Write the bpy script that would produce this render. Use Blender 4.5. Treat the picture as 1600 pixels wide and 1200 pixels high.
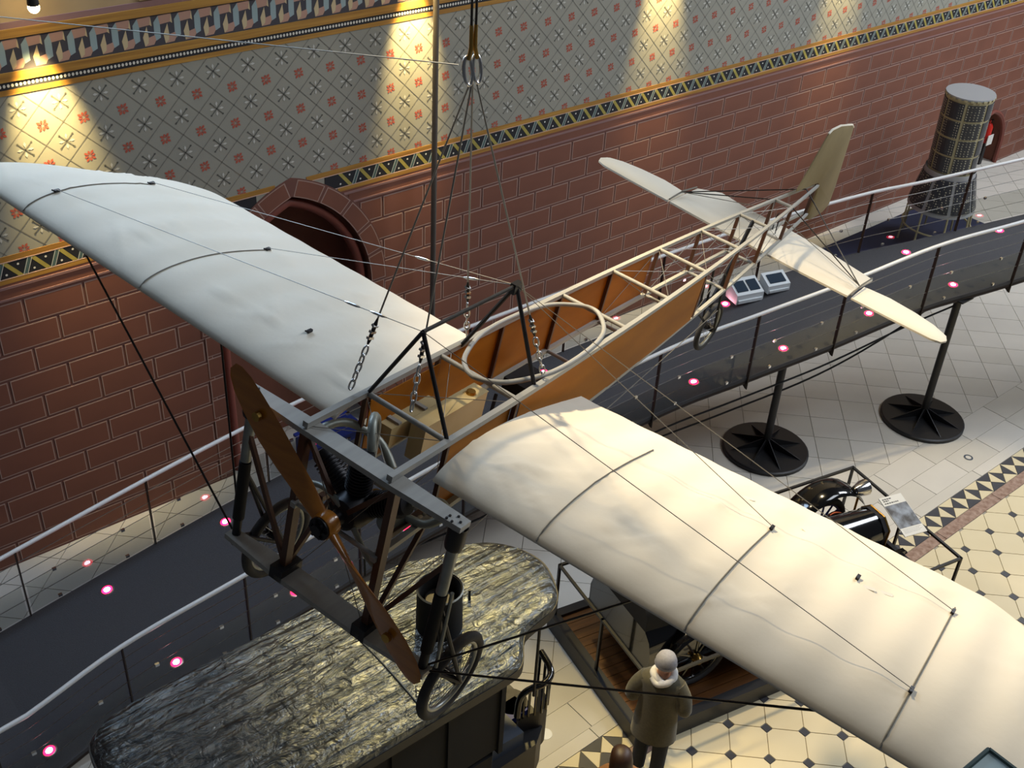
import bpy, bmesh, math, random
import numpy as np
from math import sin, cos, pi, sqrt, atan2, radians
from mathutils import Vector, Matrix, Euler
random.seed(7)
for o_ in list(bpy.data.objects): bpy.data.objects.remove(o_)
SC = bpy.context.scene
COL = SC.collection
# ------------------------------------------------------------------ camera
CAMZ = 9.97; FPX = 1794.26; YAW, PITCH, ROLL = 0.725942, 0.598254, 0.060415
_f = Vector((sin(YAW)*cos(PITCH), cos(YAW)*cos(PITCH), -sin(PITCH)))
_r = Vector((cos(YAW), -sin(YAW), 0)); _u = _r.cross(_f)
_r2 = _r*cos(ROLL)+_u*sin(ROLL); _u2 = -_r*sin(ROLL)+_u*cos(ROLL)
RM = Matrix((_r2, _u2, -_f)).transposed()
CAM = Vector((0, 0, CAMZ))
cd = bpy.data.cameras.new('camera'); cd.sensor_width = 36; cd.lens = FPX/1600*36; cd.clip_start = .05; cd.clip_end = 200
co = bpy.data.objects.new('camera', cd); COL.objects.link(co)
co.matrix_world = Matrix.Translation(CAM) @ RM.to_4x4()
SC.camera = co
SC.view_settings.view_transform = 'Standard'; SC.view_settings.look = 'None'
SC.view_settings.gamma = 1; SC.view_settings.use_curve_mapping = False
SC.view_settings.exposure = 0.2
# ------------------------------------------------------------------ world and big lights
wd = bpy.data.worlds.new('world'); SC.world = wd; wd.use_nodes = True
wd.node_tree.nodes['Background'].inputs[0].default_value = (0.80, 0.86, 1.0, 1)
wd.node_tree.nodes['Background'].inputs[1].default_value = 0.05
def area(name, loc, target, size, sizey, power, color):
    l = bpy.data.lights.new(name, 'AREA'); l.shape = 'RECTANGLE'; l.size = size; l.size_y = sizey; l.energy = power; l.color = color
    o = bpy.data.objects.new(name, l); COL.objects.link(o); o.location = loc
    o.rotation_euler = (Vector(target)-Vector(loc)).to_track_quat('-Z', 'Y').to_euler(); return o
def spot(name, loc, target, power, color, angle, blend=.5, rad=.15):
    l = bpy.data.lights.new(name, 'SPOT'); l.energy = power; l.color = color; l.spot_size = radians(angle); l.spot_blend = blend; l.shadow_soft_size = rad
    o = bpy.data.objects.new(name, l); COL.objects.link(o); o.location = loc
    o.rotation_euler = (Vector(target)-Vector(loc)).to_track_quat('-Z', 'Y').to_euler(); return o
area('wall_window_offscreen', (3.3, 11.25, 10.0), (2.0, 5.2, 5.4), 5.0, 2.6, 430, (.54, .74, 1.0))
area('clerestory_window_offscreen', (16, -1, 15), (11.5, 6.5, 1.0), 8, 5, 850, (.86, .92, 1.0))
area('far_window_offscreen', (27, 3, 13), (14, 6.5, 0), 5, 7, 1900, (.88, .93, 1.0))
spot('ceiling_spot_wing_offscreen', (3.8, 9.2, 14.0), (7.0, 2.9, 4.8), 7600, (1.0, .79, .48), 42, .9, .25)
spot('ceiling_spot_floor_offscreen', (12.5, 9.0, 15.0), (11.8, 4.0, 0), 3400, (1.0, .80, .48), 26, .5, .2)
spot('ceiling_spot_roof_offscreen', (8.4, 10.7, 12.2), (5.0, 5.0, 1.6), 4200, (1.0, .76, .30), 28, .7, .35)
# ------------------------------------------------------------------ pixel helpers (1600 x 1200 frame)
def ray(px, py): return RM @ Vector(((px-800)/FPX, -(py-600)/FPX, -1))
def at(px, py, z=0.0):
    d = ray(px, py); return CAM + d*((z-CAMZ)/d.z)
def over(px, py, base):
    d = ray(px, py); k = (d.x*base[0]+d.y*base[1])/(d.x*d.x+d.y*d.y); return CAM+d*k
WALLY = 11.45
def onwall(px, py):
    d = ray(px, py); return CAM+d*(WALLY/d.y)
# ------------------------------------------------------------------ materials
def lin(c):
    if isinstance(c, str): c = [int(c[i:i+2], 16)/255 for i in (0, 2, 4)]
    return tuple((x/12.92 if x <= .04045 else ((x+.055)/1.055)**2.4) for x in c)+(1.0,)
MATS = {}
def mat(name, col, rough=.6, metal=0., col2=None, scale=6., detail=6., amt=.5, bump=0., bscale=None, stretch=None, coat=0., emit=None, estr=0., spec=.5, sheen=0.):
    if name in MATS: return MATS[name]
    m = bpy.data.materials.new(name); m.use_nodes = True; nt = m.node_tree; N = nt.nodes; L = nt.links
    b = N['Principled BSDF']; b.inputs['Base Color'].default_value = lin(col); b.inputs['Roughness'].default_value = rough
    b.inputs['Metallic'].default_value = metal; b.inputs['Coat Weight'].default_value = coat; b.inputs['Specular IOR Level'].default_value = spec
    b.inputs['Sheen Weight'].default_value = sheen
    m.diffuse_color = lin(col)
    if emit: b.inputs['Emission Color'].default_value = lin(emit); b.inputs['Emission Strength'].default_value = estr
    if col2 or bump:
        tc = N.new('ShaderNodeTexCoord'); mp = N.new('ShaderNodeMapping'); L.new(tc.outputs['Object'], mp.inputs[0])
        if stretch: mp.inputs['Scale'].default_value = stretch
        if col2:
            n = N.new('ShaderNodeTexNoise'); n.inputs['Scale'].default_value = scale; n.inputs['Detail'].default_value = detail
            L.new(mp.outputs[0], n.inputs[0]); r = N.new('ShaderNodeValToRGB')
            r.color_ramp.elements[0].position = .5-amt/2; r.color_ramp.elements[1].position = .5+amt/2
            r.color_ramp.elements[0].color = lin(col); r.color_ramp.elements[1].color = lin(col2)
            L.new(n.outputs[0], r.inputs[0]); L.new(r.outputs[0], b.inputs['Base Color'])
        if bump:
            n2 = N.new('ShaderNodeTexNoise'); n2.inputs['Scale'].default_value = bscale or scale; n2.inputs['Detail'].default_value = 5
            L.new(mp.outputs[0], n2.inputs[0]); bp = N.new('ShaderNodeBump'); bp.inputs['Strength'].default_value = bump; bp.inputs['Distance'].default_value = .02
            L.new(n2.outputs[0], bp.inputs['Height']); L.new(bp.outputs[0], b.inputs['Normal'])
    MATS[name] = m; return m
M = {}
M['brick'] = mat('painted_brick_red', '80503e', .75, col2='6c4233', scale=1.5, amt=.6)
M['mortar'] = mat('painted_mortar_band', '6c463c', .8)
M['brickline'] = mat('painted_brick_line', 'a08478', .8)
M['wallgrey'] = mat('painted_wall_grey', '9a988a', .85, col2='8e8e84', scale=.8, amt=.6)
M['gold'] = mat('painted_gold', 'b98a3a', .6, col2='8a5f24', scale=3, amt=.5, stretch=(.3, 1, 12))
M['mould'] = mat('painted_moulding_mauve', '8a6864', .75)
M['blackband'] = mat('painted_black_band', '1a1c22', .7)
M['white'] = mat('painted_white', 'd8d6cc', .7)
M['pinkline'] = mat('painted_pink_line', 'c9a692', .7)
M['yellow'] = mat('painted_yellow', 'b0a14e', .7, col2='94883f', scale=9)
M['green'] = mat('painted_green', '4a6260', .7)
M['redflower'] = mat('painted_flower_red', 'ab5240', .7)
M['palepetal'] = mat('painted_pale_petal', 'bcbcb4', .75)
M['darkcross'] = mat('painted_cross_grey', '64645e', .8)
M['gridline'] = mat('painted_grid_line', '74726a', .8)
M['salmon'] = mat('painted_salmon', 'b08a78', .7)
M['bluegrey'] = mat('painted_blue_grey', '8fa2a4', .7)
M['keydark'] = mat('painted_key_ground', '3c3a42', .7)
M['cheek'] = mat('painted_cheek_cream', 'c0ae88', .7)
M['plaster'] = mat('beige_plaster', 'b39a72', .8, col2='a48a62', scale=2)
M['nichering'] = mat('niche_red_ring', '7a4034', .6)
M['black'] = mat('black_paint', '17171a', .45)
M['blackmatt'] = mat('black_matt', '0e0e10', .8)
M['blackgloss'] = mat('black_gloss_enamel', '0b0b0c', .12, coat=.6)
M['iron'] = mat('dark_iron', '3a3836', .5, metal=.6, col2='2a2826', scale=20)
M['poleiron'] = mat('weathered_pole_iron', '5c5650', .6, metal=.3)
M['railwhite'] = mat('satin_handrail', 'f0f0ee', .4)
M['steel'] = mat('brushed_steel', 'c6c6c4', .3, metal=1.)
M['wire'] = mat('steel_wire', '8c8880', .45, metal=.7)
M['railpost'] = mat('rail_post_dark', '3b322c', .5, metal=.4)
M['deck'] = mat('walkway_deck_rubber', '4a4a4e', .8, col2='424246', scale=60, bump=.3, bscale=120)
M['slab'] = mat('limestone_slab', 'd0cbc0', .5, col2='c0bbb2', scale=1.2, amt=.7)
M['slab2'] = mat('limestone_slab_b', 'c9c4b8', .5, col2='bab5ab', scale=1.4, amt=.7)
M['joint'] = mat('floor_joint', '9a9488', .9)
M['tilecream'] = mat('cream_floor_tile', 'd8ccac', .4, col2='cfc19c', scale=1.6, amt=.7)
M['tileblack'] = mat('black_floor_tile', '3a3a40', .45, col2='2e2e34', scale=4)
M['marble'] = mat('brown_marble', '7a5c4a', .4, col2='a68e80', scale=14, detail=10, amt=.35)
M['linen'] = mat('doped_linen', 'e6dfcf', .85, col2='d8d0bd', scale=1.4, amt=.8, bump=.2, bscale=5, sheen=.1)
M['cord'] = mat('rib_cord', '6e6a60', .7)
M['ash'] = mat('grey_ash_wood', 'a6a59f', .5, col2='8f8e89', scale=5, stretch=(.4, 4, 4), amt=.6)
M['ashside'] = mat('dark_ash_wood', '5a3a26', .5, col2='45291a', scale=5, stretch=(4, 4, .6))
M['ply'] = mat('varnished_plywood', 'a8660f', .55, col2='88500a', scale=2.4, stretch=(.5, 3, 2), spec=.2)
M['walnut'] = mat('laminated_walnut', 'c07a22', .3, col2='a05f16', scale=3, stretch=(6, .6, 6), coat=.4)
M['tank'] = mat('tank_cream_wood', 'c9b88c', .45, col2='b6a476', scale=3)
M['gunmetal'] = mat('engine_black_iron', '26262a', .45, metal=.5)
M['alu'] = mat('dull_aluminium', '9a9e9c', .4, metal=.7, col2='828684', scale=12)
M['pipe'] = mat('grey_engine_pipe', '93988f', .45, metal=.35)
M['rubber'] = mat('old_tyre_rubber', '3a3a3c', .75, col2='303032', scale=18)
M['rubberpale'] = mat('pale_tyre_rubber', '8e8e86', .7, col2='7c7c74', scale=14)
M['rudder'] = mat('rudder_oiled_cloth', '8a7a54', .6, col2='726444', scale=3, amt=.7)
M['rooffoil'] = mat('silvered_roof_cloth', '868a8a', .30, metal=.9, col2='3c4246', scale=5, stretch=(.7, 4, 3), amt=.5)
_nt = M['rooffoil'].node_tree; _N = _nt.nodes; _L = _nt.links; _tc = _N.new('ShaderNodeTexCoord'); _prev = None
for _st, _sc, _dt, _ds, _dist in (((.8, 4.2, 2), 2.2, 5, 1.0, .06), ((1.6, 1.6, 1.6), 4.5, 8, .9, .035)):
    _mp = _N.new('ShaderNodeMapping'); _mp.inputs['Scale'].default_value = _st; _L.new(_tc.outputs['Object'], _mp.inputs[0])
    _nz = _N.new('ShaderNodeTexNoise'); _nz.inputs['Scale'].default_value = _sc; _nz.inputs['Detail'].default_value = _dt; _nz.inputs['Distortion'].default_value = 1.2; _L.new(_mp.outputs[0], _nz.inputs[0])
    _bp = _N.new('ShaderNodeBump'); _bp.inputs['Strength'].default_value = _ds; _bp.inputs['Distance'].default_value = _dist; _L.new(_nz.outputs[0], _bp.inputs['Height'])
    if _prev: _L.new(_prev.outputs[0], _bp.inputs['Normal'])
    _prev = _bp
_L.new(_prev.outputs[0], _N['Principled BSDF'].inputs['Normal'])
M['wood_dark'] = mat('dark_parquet', '70451a', .4, col2='4a2c10', scale=3, stretch=(.5, 6, 6))
M['brass'] = mat('brass', 'b8924c', .3, metal=1.)
M['chrome'] = mat('bright_nickel', 'd8d8d8', .15, metal=1.)
M['bluepaint'] = mat('dark_blue_paint', '1d2c78', .5)
M['navy'] = mat('navy_plinth', '1c2442', .6)
M['solar'] = mat('solar_cell_black', '2e3138', .35, col2='3d4048', scale=30)
M['solarframe'] = mat('solar_frame_gold', 'b2a884', .5)
M['greycap'] = mat('grey_cap_metal', 'a6a8ac', .5, metal=.3)
M['skin'] = mat('skin', 'c08a6a', .55)
M['coat'] = mat('grey_wool_coat', '54503f', .95, col2='474437', scale=40, sheen=.2)
M['jeans'] = mat('dark_jeans', '1e2430', .9, col2='171c26', scale=60)
M['capfab'] = mat('grey_knit_cap', '9a9aa2', .95, col2='88888f', scale=50)
M['scarf'] = mat('white_scarf', 'd6d6d4', .95, col2='bebec0', scale=30)
M['hair'] = mat('brown_hair', '3c2416', .5, col2='241409', scale=30, stretch=(8, 8, 1))
M['shoe'] = mat('black_shoe', '141416', .5)
M['redemit'] = mat('red_light_lens', 'ff2050', .4, emit='ff1440', estr=9.)
M['whiteemit'] = mat('white_led', 'ffe0ea', .4, emit='ffd0e0', estr=26.)
M['lampemit'] = mat('lamp_glow', 'fff0c0', .4, emit='ffe2a0', estr=40.)
M['winemit'] = mat('window_daylight', 'f4f6ff', .4, emit='eef3ff', estr=1.4)
M['paper'] = mat('paper_white', 'dcdad2', .7)
M['print'] = mat('printed_photo', '8f98a4', .6, col2='3c3836', scale=6, amt=.25)
M['ink'] = mat('print_ink', '50504c', .7)
M['pcgrey'] = mat('console_pale_grey', 'd4dadc', .45)
M['pcdark'] = mat('console_screen', '2c3a48', .2)
M['redpaint'] = mat('red_enamel', 'c02418', .35)
M['blue_wheel'] = mat('blue_enamel', '2c3a86', .35)
M['copper'] = mat('copper_red', 'a8502c', .35, metal=.8)
M['leather'] = mat('blue_grey_leather', '3c4654', .5)
M['floorwhite'] = mat('white_disc', 'e8e8e6', .5)
def glassmat(name, tint, refl=.04):
    m = bpy.data.materials.new(name); m.use_nodes = True; N = m.node_tree.nodes; L = m.node_tree.links
    N.remove(N['Principled BSDF']); out = N['Material Output']
    t = N.new('ShaderNodeBsdfTransparent'); t.inputs[0].default_value = lin(tint); g = N.new('ShaderNodeBsdfGlossy'); g.inputs['Roughness'].default_value = .04
    fr = N.new('ShaderNodeFresnel'); fr.inputs[0].default_value = 1.5; mx = N.new('ShaderNodeMixShader')
    L.new(fr.outputs[0], mx.inputs[0]); L.new(t.outputs[0], mx.inputs[1]); L.new(g.outputs[0], mx.inputs[2]); L.new(mx.outputs[0], out.inputs[0])
    return m
M['glass'] = glassmat('rail_glass', 'e0e2de')
M['glassblue'] = mat('pale_blue_glass', 'd2eaea', .5)
# ------------------------------------------------------------------ mesh helpers
class MB:
    def __init__(s): s.v = []; s.f = []; s.m = []; s.cur = 0
    def add(s, vs, fs):
        b = len(s.v); s.v += [tuple(x) for x in vs]; s.f += [tuple(i+b for i in f) for f in fs]; s.m += [s.cur]*len(fs); return s
    def mi(s, i): s.cur = i; return s
    def box(s, x0, x1, y0, y1, z0, z1):
        return s.add([(x0,y0,z0),(x1,y0,z0),(x1,y1,z0),(x0,y1,z0),(x0,y0,z1),(x1,y0,z1),(x1,y1,z1),(x0,y1,z1)],
            [(0,3,2,1),(4,5,6,7),(0,1,5,4),(1,2,6,5),(2,3,7,6),(3,0,4,7)])
    def bar(s, p, q, w, h, up=(0,0,1), w2=None, h2=None):
        p = Vector(p); q = Vector(q); d = (q-p).normalized(); u = Vector(up)
        if abs(d.dot(u)) > .98: u = Vector((1, 0, 0))
        x = d.cross(u).normalized(); y = x.cross(d); w2 = w if w2 is None else w2; h2 = h if h2 is None else h2
        vs = [c+x*(a*ww/2)+y*(b*hh/2) for c, ww, hh in ((p, w, h), (q, w2, h2)) for a, b in ((-1,-1),(1,-1),(1,1),(-1,1))]
        return s.add(vs, [(3,2,1,0),(4,5,6,7),(0,1,5,4),(1,2,6,5),(2,3,7,6),(3,0,4,7)])
    def tube(s, pts, r, n=8, closed=False, caps=True):
        pts = [Vector(p) for p in pts]; k = len(pts); rs = r if isinstance(r, (list, tuple)) else [r]*k
        def tan(i):
            if closed: return (pts[(i+1) % k]-pts[i-1]).normalized()
            return (pts[min(i+1, k-1)]-pts[max(i-1, 0)]).normalized()
        t = tan(0); a = Vector((0, 0, 1)) if abs(t.z) < .9 else Vector((1, 0, 0)); x = t.cross(a).normalized(); vs = []
        for i in range(k):
            t = tan(i); x = (x-t*x.dot(t)).normalized(); y = t.cross(x)
            vs += [pts[i]+x*(rs[i]*cos(2*pi*j/n))+y*(rs[i]*sin(2*pi*j/n)) for j in range(n)]
        fs = [(i*n+j, i*n+(j+1) % n, ((i+1) % k)*n+(j+1) % n, ((i+1) % k)*n+j) for i in range(k if closed else k-1) for j in range(n)]
        if caps and not closed: fs += [tuple(range(n-1, -1, -1)), tuple(range((k-1)*n, k*n))]
        return s.add(vs, fs)
    def lathe(s, prof, n=24, c=(0,0,0), axis='z', a0=0., a1=2*pi):
        full = abs(a1-a0-2*pi) < 1e-6; k = n if full else n+1; vs = []
        for r, z in prof:
            for j in range(k):
                t = a0+(a1-a0)*j/n; x, y = r*cos(t), r*sin(t)
                p = (x, y, z) if axis == 'z' else ((z, x, y) if axis == 'x' else (x, z, y)); vs.append((p[0]+c[0], p[1]+c[1], p[2]+c[2]))
        fs = []
        for i in range(len(prof)-1):
            for j in range(n):
                j2 = (j+1) % k if full else j+1
                fs.append((i*k+j, i*k+j2, (i+1)*k+j2, (i+1)*k+j))
        return s.add(vs, fs)
    def prism(s, poly, z0, z1, plane='xy'):
        n = len(poly); f = {'xy': lambda a, b, c: (a, b, c), 'xz': lambda a, b, c: (a, c, b), 'yz': lambda a, b, c: (c, a, b)}[plane]
        vs = [f(a, b, z0) for a, b in poly]+[f(a, b, z1) for a, b in poly]
        return s.add(vs, [tuple(range(n-1, -1, -1)), tuple(range(n, 2*n))]+[(i, (i+1) % n, n+(i+1) % n, n+i) for i in range(n)])
    def sphere(s, c, rx, ry=None, rz=None, n=16, m=10, R=None):
        ry = rx if ry is None else ry; rz = rx if rz is None else rz; vs = []
        for i in range(m+1):
            t = pi*i/m
            for j in range(n):
                p = Vector((rx*sin(t)*cos(2*pi*j/n), ry*sin(t)*sin(2*pi*j/n), rz*cos(t)))
                if R is not None: p = R @ p
                vs.append(p+Vector(c))
        return s.add(vs, [(i*n+j, (i+1)*n+j, (i+1)*n+(j+1) % n, i*n+(j+1) % n) for i in range(m) for j in range(n)])
    def loft(s, rings, cap=True):
        n = len(rings[0]); vs = [p for r in rings for p in r]; k = len(rings)
        fs = [(i*n+j, i*n+(j+1) % n, (i+1)*n+(j+1) % n, (i+1)*n+j) for i in range(k-1) for j in range(n)]
        if cap: fs += [tuple(range(n-1, -1, -1)), tuple(range((k-1)*n, k*n))]
        return s.add(vs, fs)
    def mesh(s, name, mats, smooth=False, fix=True):
        me = bpy.data.meshes.new(name); me.from_pydata([tuple(v) for v in s.v], [], s.f)
        for m_ in (mats if isinstance(mats, (list, tuple)) else [mats]): me.materials.append(M[m_] if isinstance(m_, str) else m_)
        if max(s.m, default=0): me.polygons.foreach_set('material_index', s.m)
        if fix:
            bm = bmesh.new(); bm.from_mesh(me); bmesh.ops.remove_doubles(bm, verts=bm.verts, dist=1e-6); bmesh.ops.recalc_face_normals(bm, faces=bm.faces); bm.to_mesh(me); bm.free()
        if smooth:
            me.polygons.foreach_set('use_smooth', [True]*len(me.polygons))
            try: me.set_sharp_from_angle(angle=radians(smooth if smooth > 1 else 40))
            except Exception: pass
        return me
    def build(s, name, mats, parent=None, smooth=False, fix=True, **k):
        return link(name, s.mesh(name, mats, smooth, fix), parent, **k)
def link(name, me, parent=None, loc=None, label=None, cat=None, group=None, kind=None, rot=None):
    o = bpy.data.objects.new(name, me); COL.objects.link(o)
    if parent is not None: o.parent = parent
    if loc is not None: o.location = loc
    if rot is not None: o.rotation_euler = rot
    return tag(o, label, cat, group, kind)
def tag(o, label=None, cat=None, group=None, kind=None):
    if label: o['label'] = label
    if cat: o['category'] = cat
    if group: o['group'] = group
    if kind: o['kind'] = kind
    return o
def thing(name, label, cat, loc=(0,0,0), rotz=0., group=None, kind=None):
    o = bpy.data.objects.new(name, None); COL.objects.link(o); o.empty_display_size = .1
    o.location = loc; o.rotation_euler = (0, 0, rotz); return tag(o, label, cat, group, kind)
def copy_tree(o, parent=None):
    c = o.copy(); COL.objects.link(c); c.parent = parent
    for ch in list(o.children): copy_tree(ch, c)
    return c
def interp(x, xs, ys): return float(np.interp(x, xs, ys))
def smoothpts(pts, n=6):
    P = [Vector(p) for p in pts]; out = []
    for i in range(len(P)-1):
        a = P[max(i-1, 0)]; b = P[i]; c = P[i+1]; d = P[min(i+2, len(P)-1)]
        for k in range(n):
            t = k/n; out.append(.5*((2*b)+(c-a)*t+(2*a-5*b+4*c-d)*t*t+(3*b-a-3*c+d)*t**3))
    out.append(P[-1]); return out
# ================================================================== floor
fm = MB().box(-8, 36, -5, 12.2, -.3, -.012)
FLOOR = fm.build('floor', 'joint', kind='structure', label='pale stone and patterned tile floor of the hall')
def tileprism(poly, gap=.004):
    cx = sum(p[0] for p in poly)/len(poly); cy = sum(p[1] for p in poly)/len(poly); out = []
    for x, y in poly:
        d = sqrt((x-cx)**2+(y-cy)**2); k = max(0, (d-gap*1.4)/d); out.append(((x-cx)*k, (y-cy)*k))
    return out, (cx, cy)
TILEMESH = {}
def tile(name, poly, m, key=None, stuff=None):
    p, c = tileprism(poly)
    if stuff is not None: stuff.prism([(a+c[0], b+c[1]) for a, b in p], -.014, 0); return
    if key is None or key not in TILEMESH:
        me = MB().prism(p, -.014, 0).mesh(name, m)
        if key: TILEMESH[key] = me
    else: me = TILEMESH[key]
    link(name, me, FLOOR, (c[0], c[1], 0))
LX, LY, NX, NY, HS = .29185, .2895, 8.037, 4.519, .046
octo = [(LX-HS, HS), (HS, LY-HS), (-HS, LY-HS), (-(LX-HS), HS), (-(LX-HS), -HS), (-HS, -(LY-HS)), (HS, -(LY-HS)), (LX-HS, -HS)]
st_o = MB(); st_d = MB()
for i in range(-30, 60):
    for j in range(-1, 24):
        x, y = NX+LX*i, NY-LY*j
        near = 5.6 < x < 15 and y > 2.55
        if (i+j) % 2 == 0:
            if y+HS > 4.79: continue
            tile('dot_tile', [(x-HS, y-HS), (x+HS, y-HS), (x+HS, y+HS), (x-HS, y+HS)], 'tileblack', 'dot', None if near else st_d)
        else:
            pl = [(x+a, min(y+b, 4.782)) for a, b in octo]
            if y-LY > 4.7: continue
            cut = y+LY > 4.782
            tile('octagon_tile', pl if not cut else [q for k, q in enumerate(pl) if q not in pl[:k]], 'tilecream', ('oct', j if cut else 0), None if near else st_o)
st_o.build('octagon_tile_field', 'tilecream', FLOOR, kind='stuff'); st_d.build('dot_tile_field', 'tileblack', FLOOR, kind='stuff')
# brown marble strip in lengths
for k in range(-6, 16): tile('marble_strip', [(4+k*1.35, 4.787), (5.35+k*1.35, 4.787), (5.35+k*1.35, 4.945), (4+k*1.35, 4.945)], 'marble', 'marble')
# triangle band
T0, TP, YA, YB, YC = 13.534, .317, 5.24, 5.095, 4.95
st_b = MB(); st_w = MB()
for k in range(-40, 30):
    x = T0+2*TP*k; near = 5.0 < x < 15
    for poly, blk, key in (
        ([(x, YA), (x+TP/2, YB), (x+TP, YA)], 1, 'ta'), ([(x+TP, YA), (x+1.5*TP, YB), (x+2*TP, YA)], 0, 'tb'),
        ([(x, YC), (x+TP, YC), (x+TP/2, YB)], 1, 'tc'), ([(x+TP, YC), (x+2*TP, YC), (x+1.5*TP, YB)], 0, 'td'),
        ([(x, YA), (x-TP/2, YB), (x, YC)], 1, 'te'), ([(x, YA), (x, YC), (x+TP/2, YB)], 0, 'tf'),
        ([(x+TP, YA), (x+TP, YC), (x+1.5*TP, YB)], 1, 'tg'), ([(x+TP, YA), (x+TP/2, YB), (x+TP, YC)], 0, 'th')):
        tile('triangle_tile', poly, 'tileblack' if blk else 'tilecream', key, None if near else (st_b if blk else st_w))
st_b.build('triangle_tile_field_black', 'tileblack', FLOOR, kind='stuff'); st_w.build('triangle_tile_field_cream', 'tilecream', FLOOR, kind='stuff')
# straight slabs and diagonal slabs
st_s = MB()
for y0, y1, ln, off in ((5.246, 5.40, 1.5, .2), (5.40, 5.80, .82, .5), (5.80, 6.20, .95, .1)):
    for k in range(-12, 36):
        x = off+k*ln; near = 4.6 < x < 16.5
        tile('floor_slab', [(x, y0), (x+ln, y0), (x+ln, y1), (x, y1)], 'slab' if k % 2 else 'slab2', ('s', y0, k % 2), None if near else st_s)
D = .36
for i in range(-24, 90):
    for j in range(0, 18):
        if (i+j) % 2: continue
        x, y = 6+i*D, 6.2+j*D
        poly = [(x-D, y), (x, y-D), (x+D, y), (x, y+D)] if j else [(x-D, y), (x+D, y), (x, y+D)]
        near = (8.0 < x < 17.5 and y < 8.9)
        tile('floor_slab', poly, ('slab', 'slab2')[(i*7+j*3) % 3 == 0], ('g', j > 0, (i*7+j*3) % 3 == 0), None if near else st_s)
st_s.build('floor_slab_field', 'slab', FLOOR, kind='stuff')
for i, (px, py, r, lb) in enumerate(((852, 1147, .075, 'white round disc set in cream floor beside the bus'), (1513, 715, .07, 'pale ringed disc set in grey slabs near black column base'))):
    p = at(px, py); t = thing('floor_disc', lb, 'floor disc', p)
    MB().lathe([(0, .004), (r, .004), (r, 0)], 24).build('disc', 'floorwhite' if i == 0 else 'slab', t)
    if i: MB().lathe([(r*.6, .006), (r*.95, .006), (r*.95, .003), (r*.6, .003)], 24).build('ring', 'leather', t)
# ================================================================== wall
ARCH = [dict(x=6.38, hw=1.13, e=.5, R=1.63, zc=2.264, ring=.23, depth=.55), dict(x=23.62, hw=.73, e=.17, R=.90, zc=.46, ring=.0, depth=.6)]
def archz(A, x, dr=0.):
    d = abs(x-A['x'])+A['e']; R = A['R']+dr
    return A['zc']+sqrt(max(0, R*R-d*d))
def archpts(A, dr=0., n=14):
    """left springing, over the apex, to the right springing, as (x, z)"""
    R = A['R']+dr; a_ap = math.acos(A['e']/R); pts = []
    for k in range(n+1): t = a_ap*k/n; pts.append((A['x']-A['e']+R*cos(t), A['zc']+R*sin(t)))
    left = [(2*A['x']-x, z) for x, z in pts]
    return left+pts[::-1][1:]
wm = MB(); Y = WALLY; XL, XR, ZT = -6, 36, 13
def wallquad(x0, x1, za0, za1, zt0, zt1): wm.add([(x0, Y, za0), (x1, Y, za1), (x1, Y, zt1), (x0, Y, zt0)], [(0, 1, 2, 3)])
def wallspan(x0, x1, z0, z1): wallquad(x0, x1, z0, z0, z1, z1)
def walllayer(z0, z1):
    x = XL
    for A in ARCH:
        xs = [A['x']-A['hw']]+[p[0] for p in archpts(A)[1:-1]]+[A['x']+A['hw']]
        wallspan(x, xs[0], z0, z1)
        for a, b in zip(xs, xs[1:]):
            za = max(z0, min(z1, archz(A, a))); zb = max(z0, min(z1, archz(A, b)))
            if za < z1 or zb < z1: wallquad(a, b, za, zb, z1, z1)
        x = xs[-1]
    wallspan(x, XR, z0, z1)
wm.mi(0); walllayer(0, 3.70); wm.mi(1); wallspan(XL, XR, 3.70, 5.70) if False else None
def layer_simple(z0, z1, mi):
    wm.mi(mi)
    if z0 < 4.1:
        A = ARCH[0]; pts = archpts(A); xs = [p[0] for p in pts]; wallspan(XL, xs[0], z0, z1)
        for (a, _), (b, _) in zip(pts, pts[1:]):
            za = max(z0, min(z1, archz(A, a))); zb = max(z0, min(z1, archz(A, b)))
            if za < z1 or zb < z1: wallquad(a, b, za, zb, z1, z1)
        wallspan(xs[-1], XR, z0, z1)
    else: wallspan(XL, XR, z0, z1)
layer_simple(3.70, 5.74, 1); layer_simple(5.74, 6.34, 2); layer_simple(6.34, ZT, 3)
wm.mi(3); wm.box(XL, XR, Y+.75, Y+1.0, 0, ZT)
WALL = wm.build('wall_back', ['mortar', 'wallgrey', 'keydark', 'plaster'], fix=False, kind='structure', label='tall wall painted with red blocks below and patterned grey above')
# painted blocks
def brickmesh(w, h):
    m = MB(); e = .011; x, z = w/2, h/2
    m.mi(0).add([(-x+e, 0, -z+e), (x-e, 0, -z+e), (x-e, 0, z-e), (-x+e, 0, z-e)], [(0, 1, 2, 3)])
    m.mi(1).add([(-x, 0, -z), (x, 0, -z), (x, 0, z), (-x, 0, z), (-x+e, 0, -z+e), (x-e, 0, -z+e), (x-e, 0, z-e), (-x+e, 0, z-e)], [(0, 1, 5, 4), (1, 2, 6, 5), (2, 3, 7, 6), (3, 0, 4, 7)])
    m.add([(-x, 0, -z), (x, 0, -z), (x, 0, z), (-x, 0, z), (-x, .006, -z), (x, .006, -z), (x, .006, z), (-x, .006, z)], [(0, 4, 5, 1), (1, 5, 6, 2), (2, 6, 7, 3), (3, 7, 4, 0)])
    return m
BW, BH, RP, BT = .668, .283, .316, 3.475
bm_full = brickmesh(BW-.03, BH).mesh('brick', ['brick', 'brickline']); nb = 0; st_k = MB()
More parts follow.
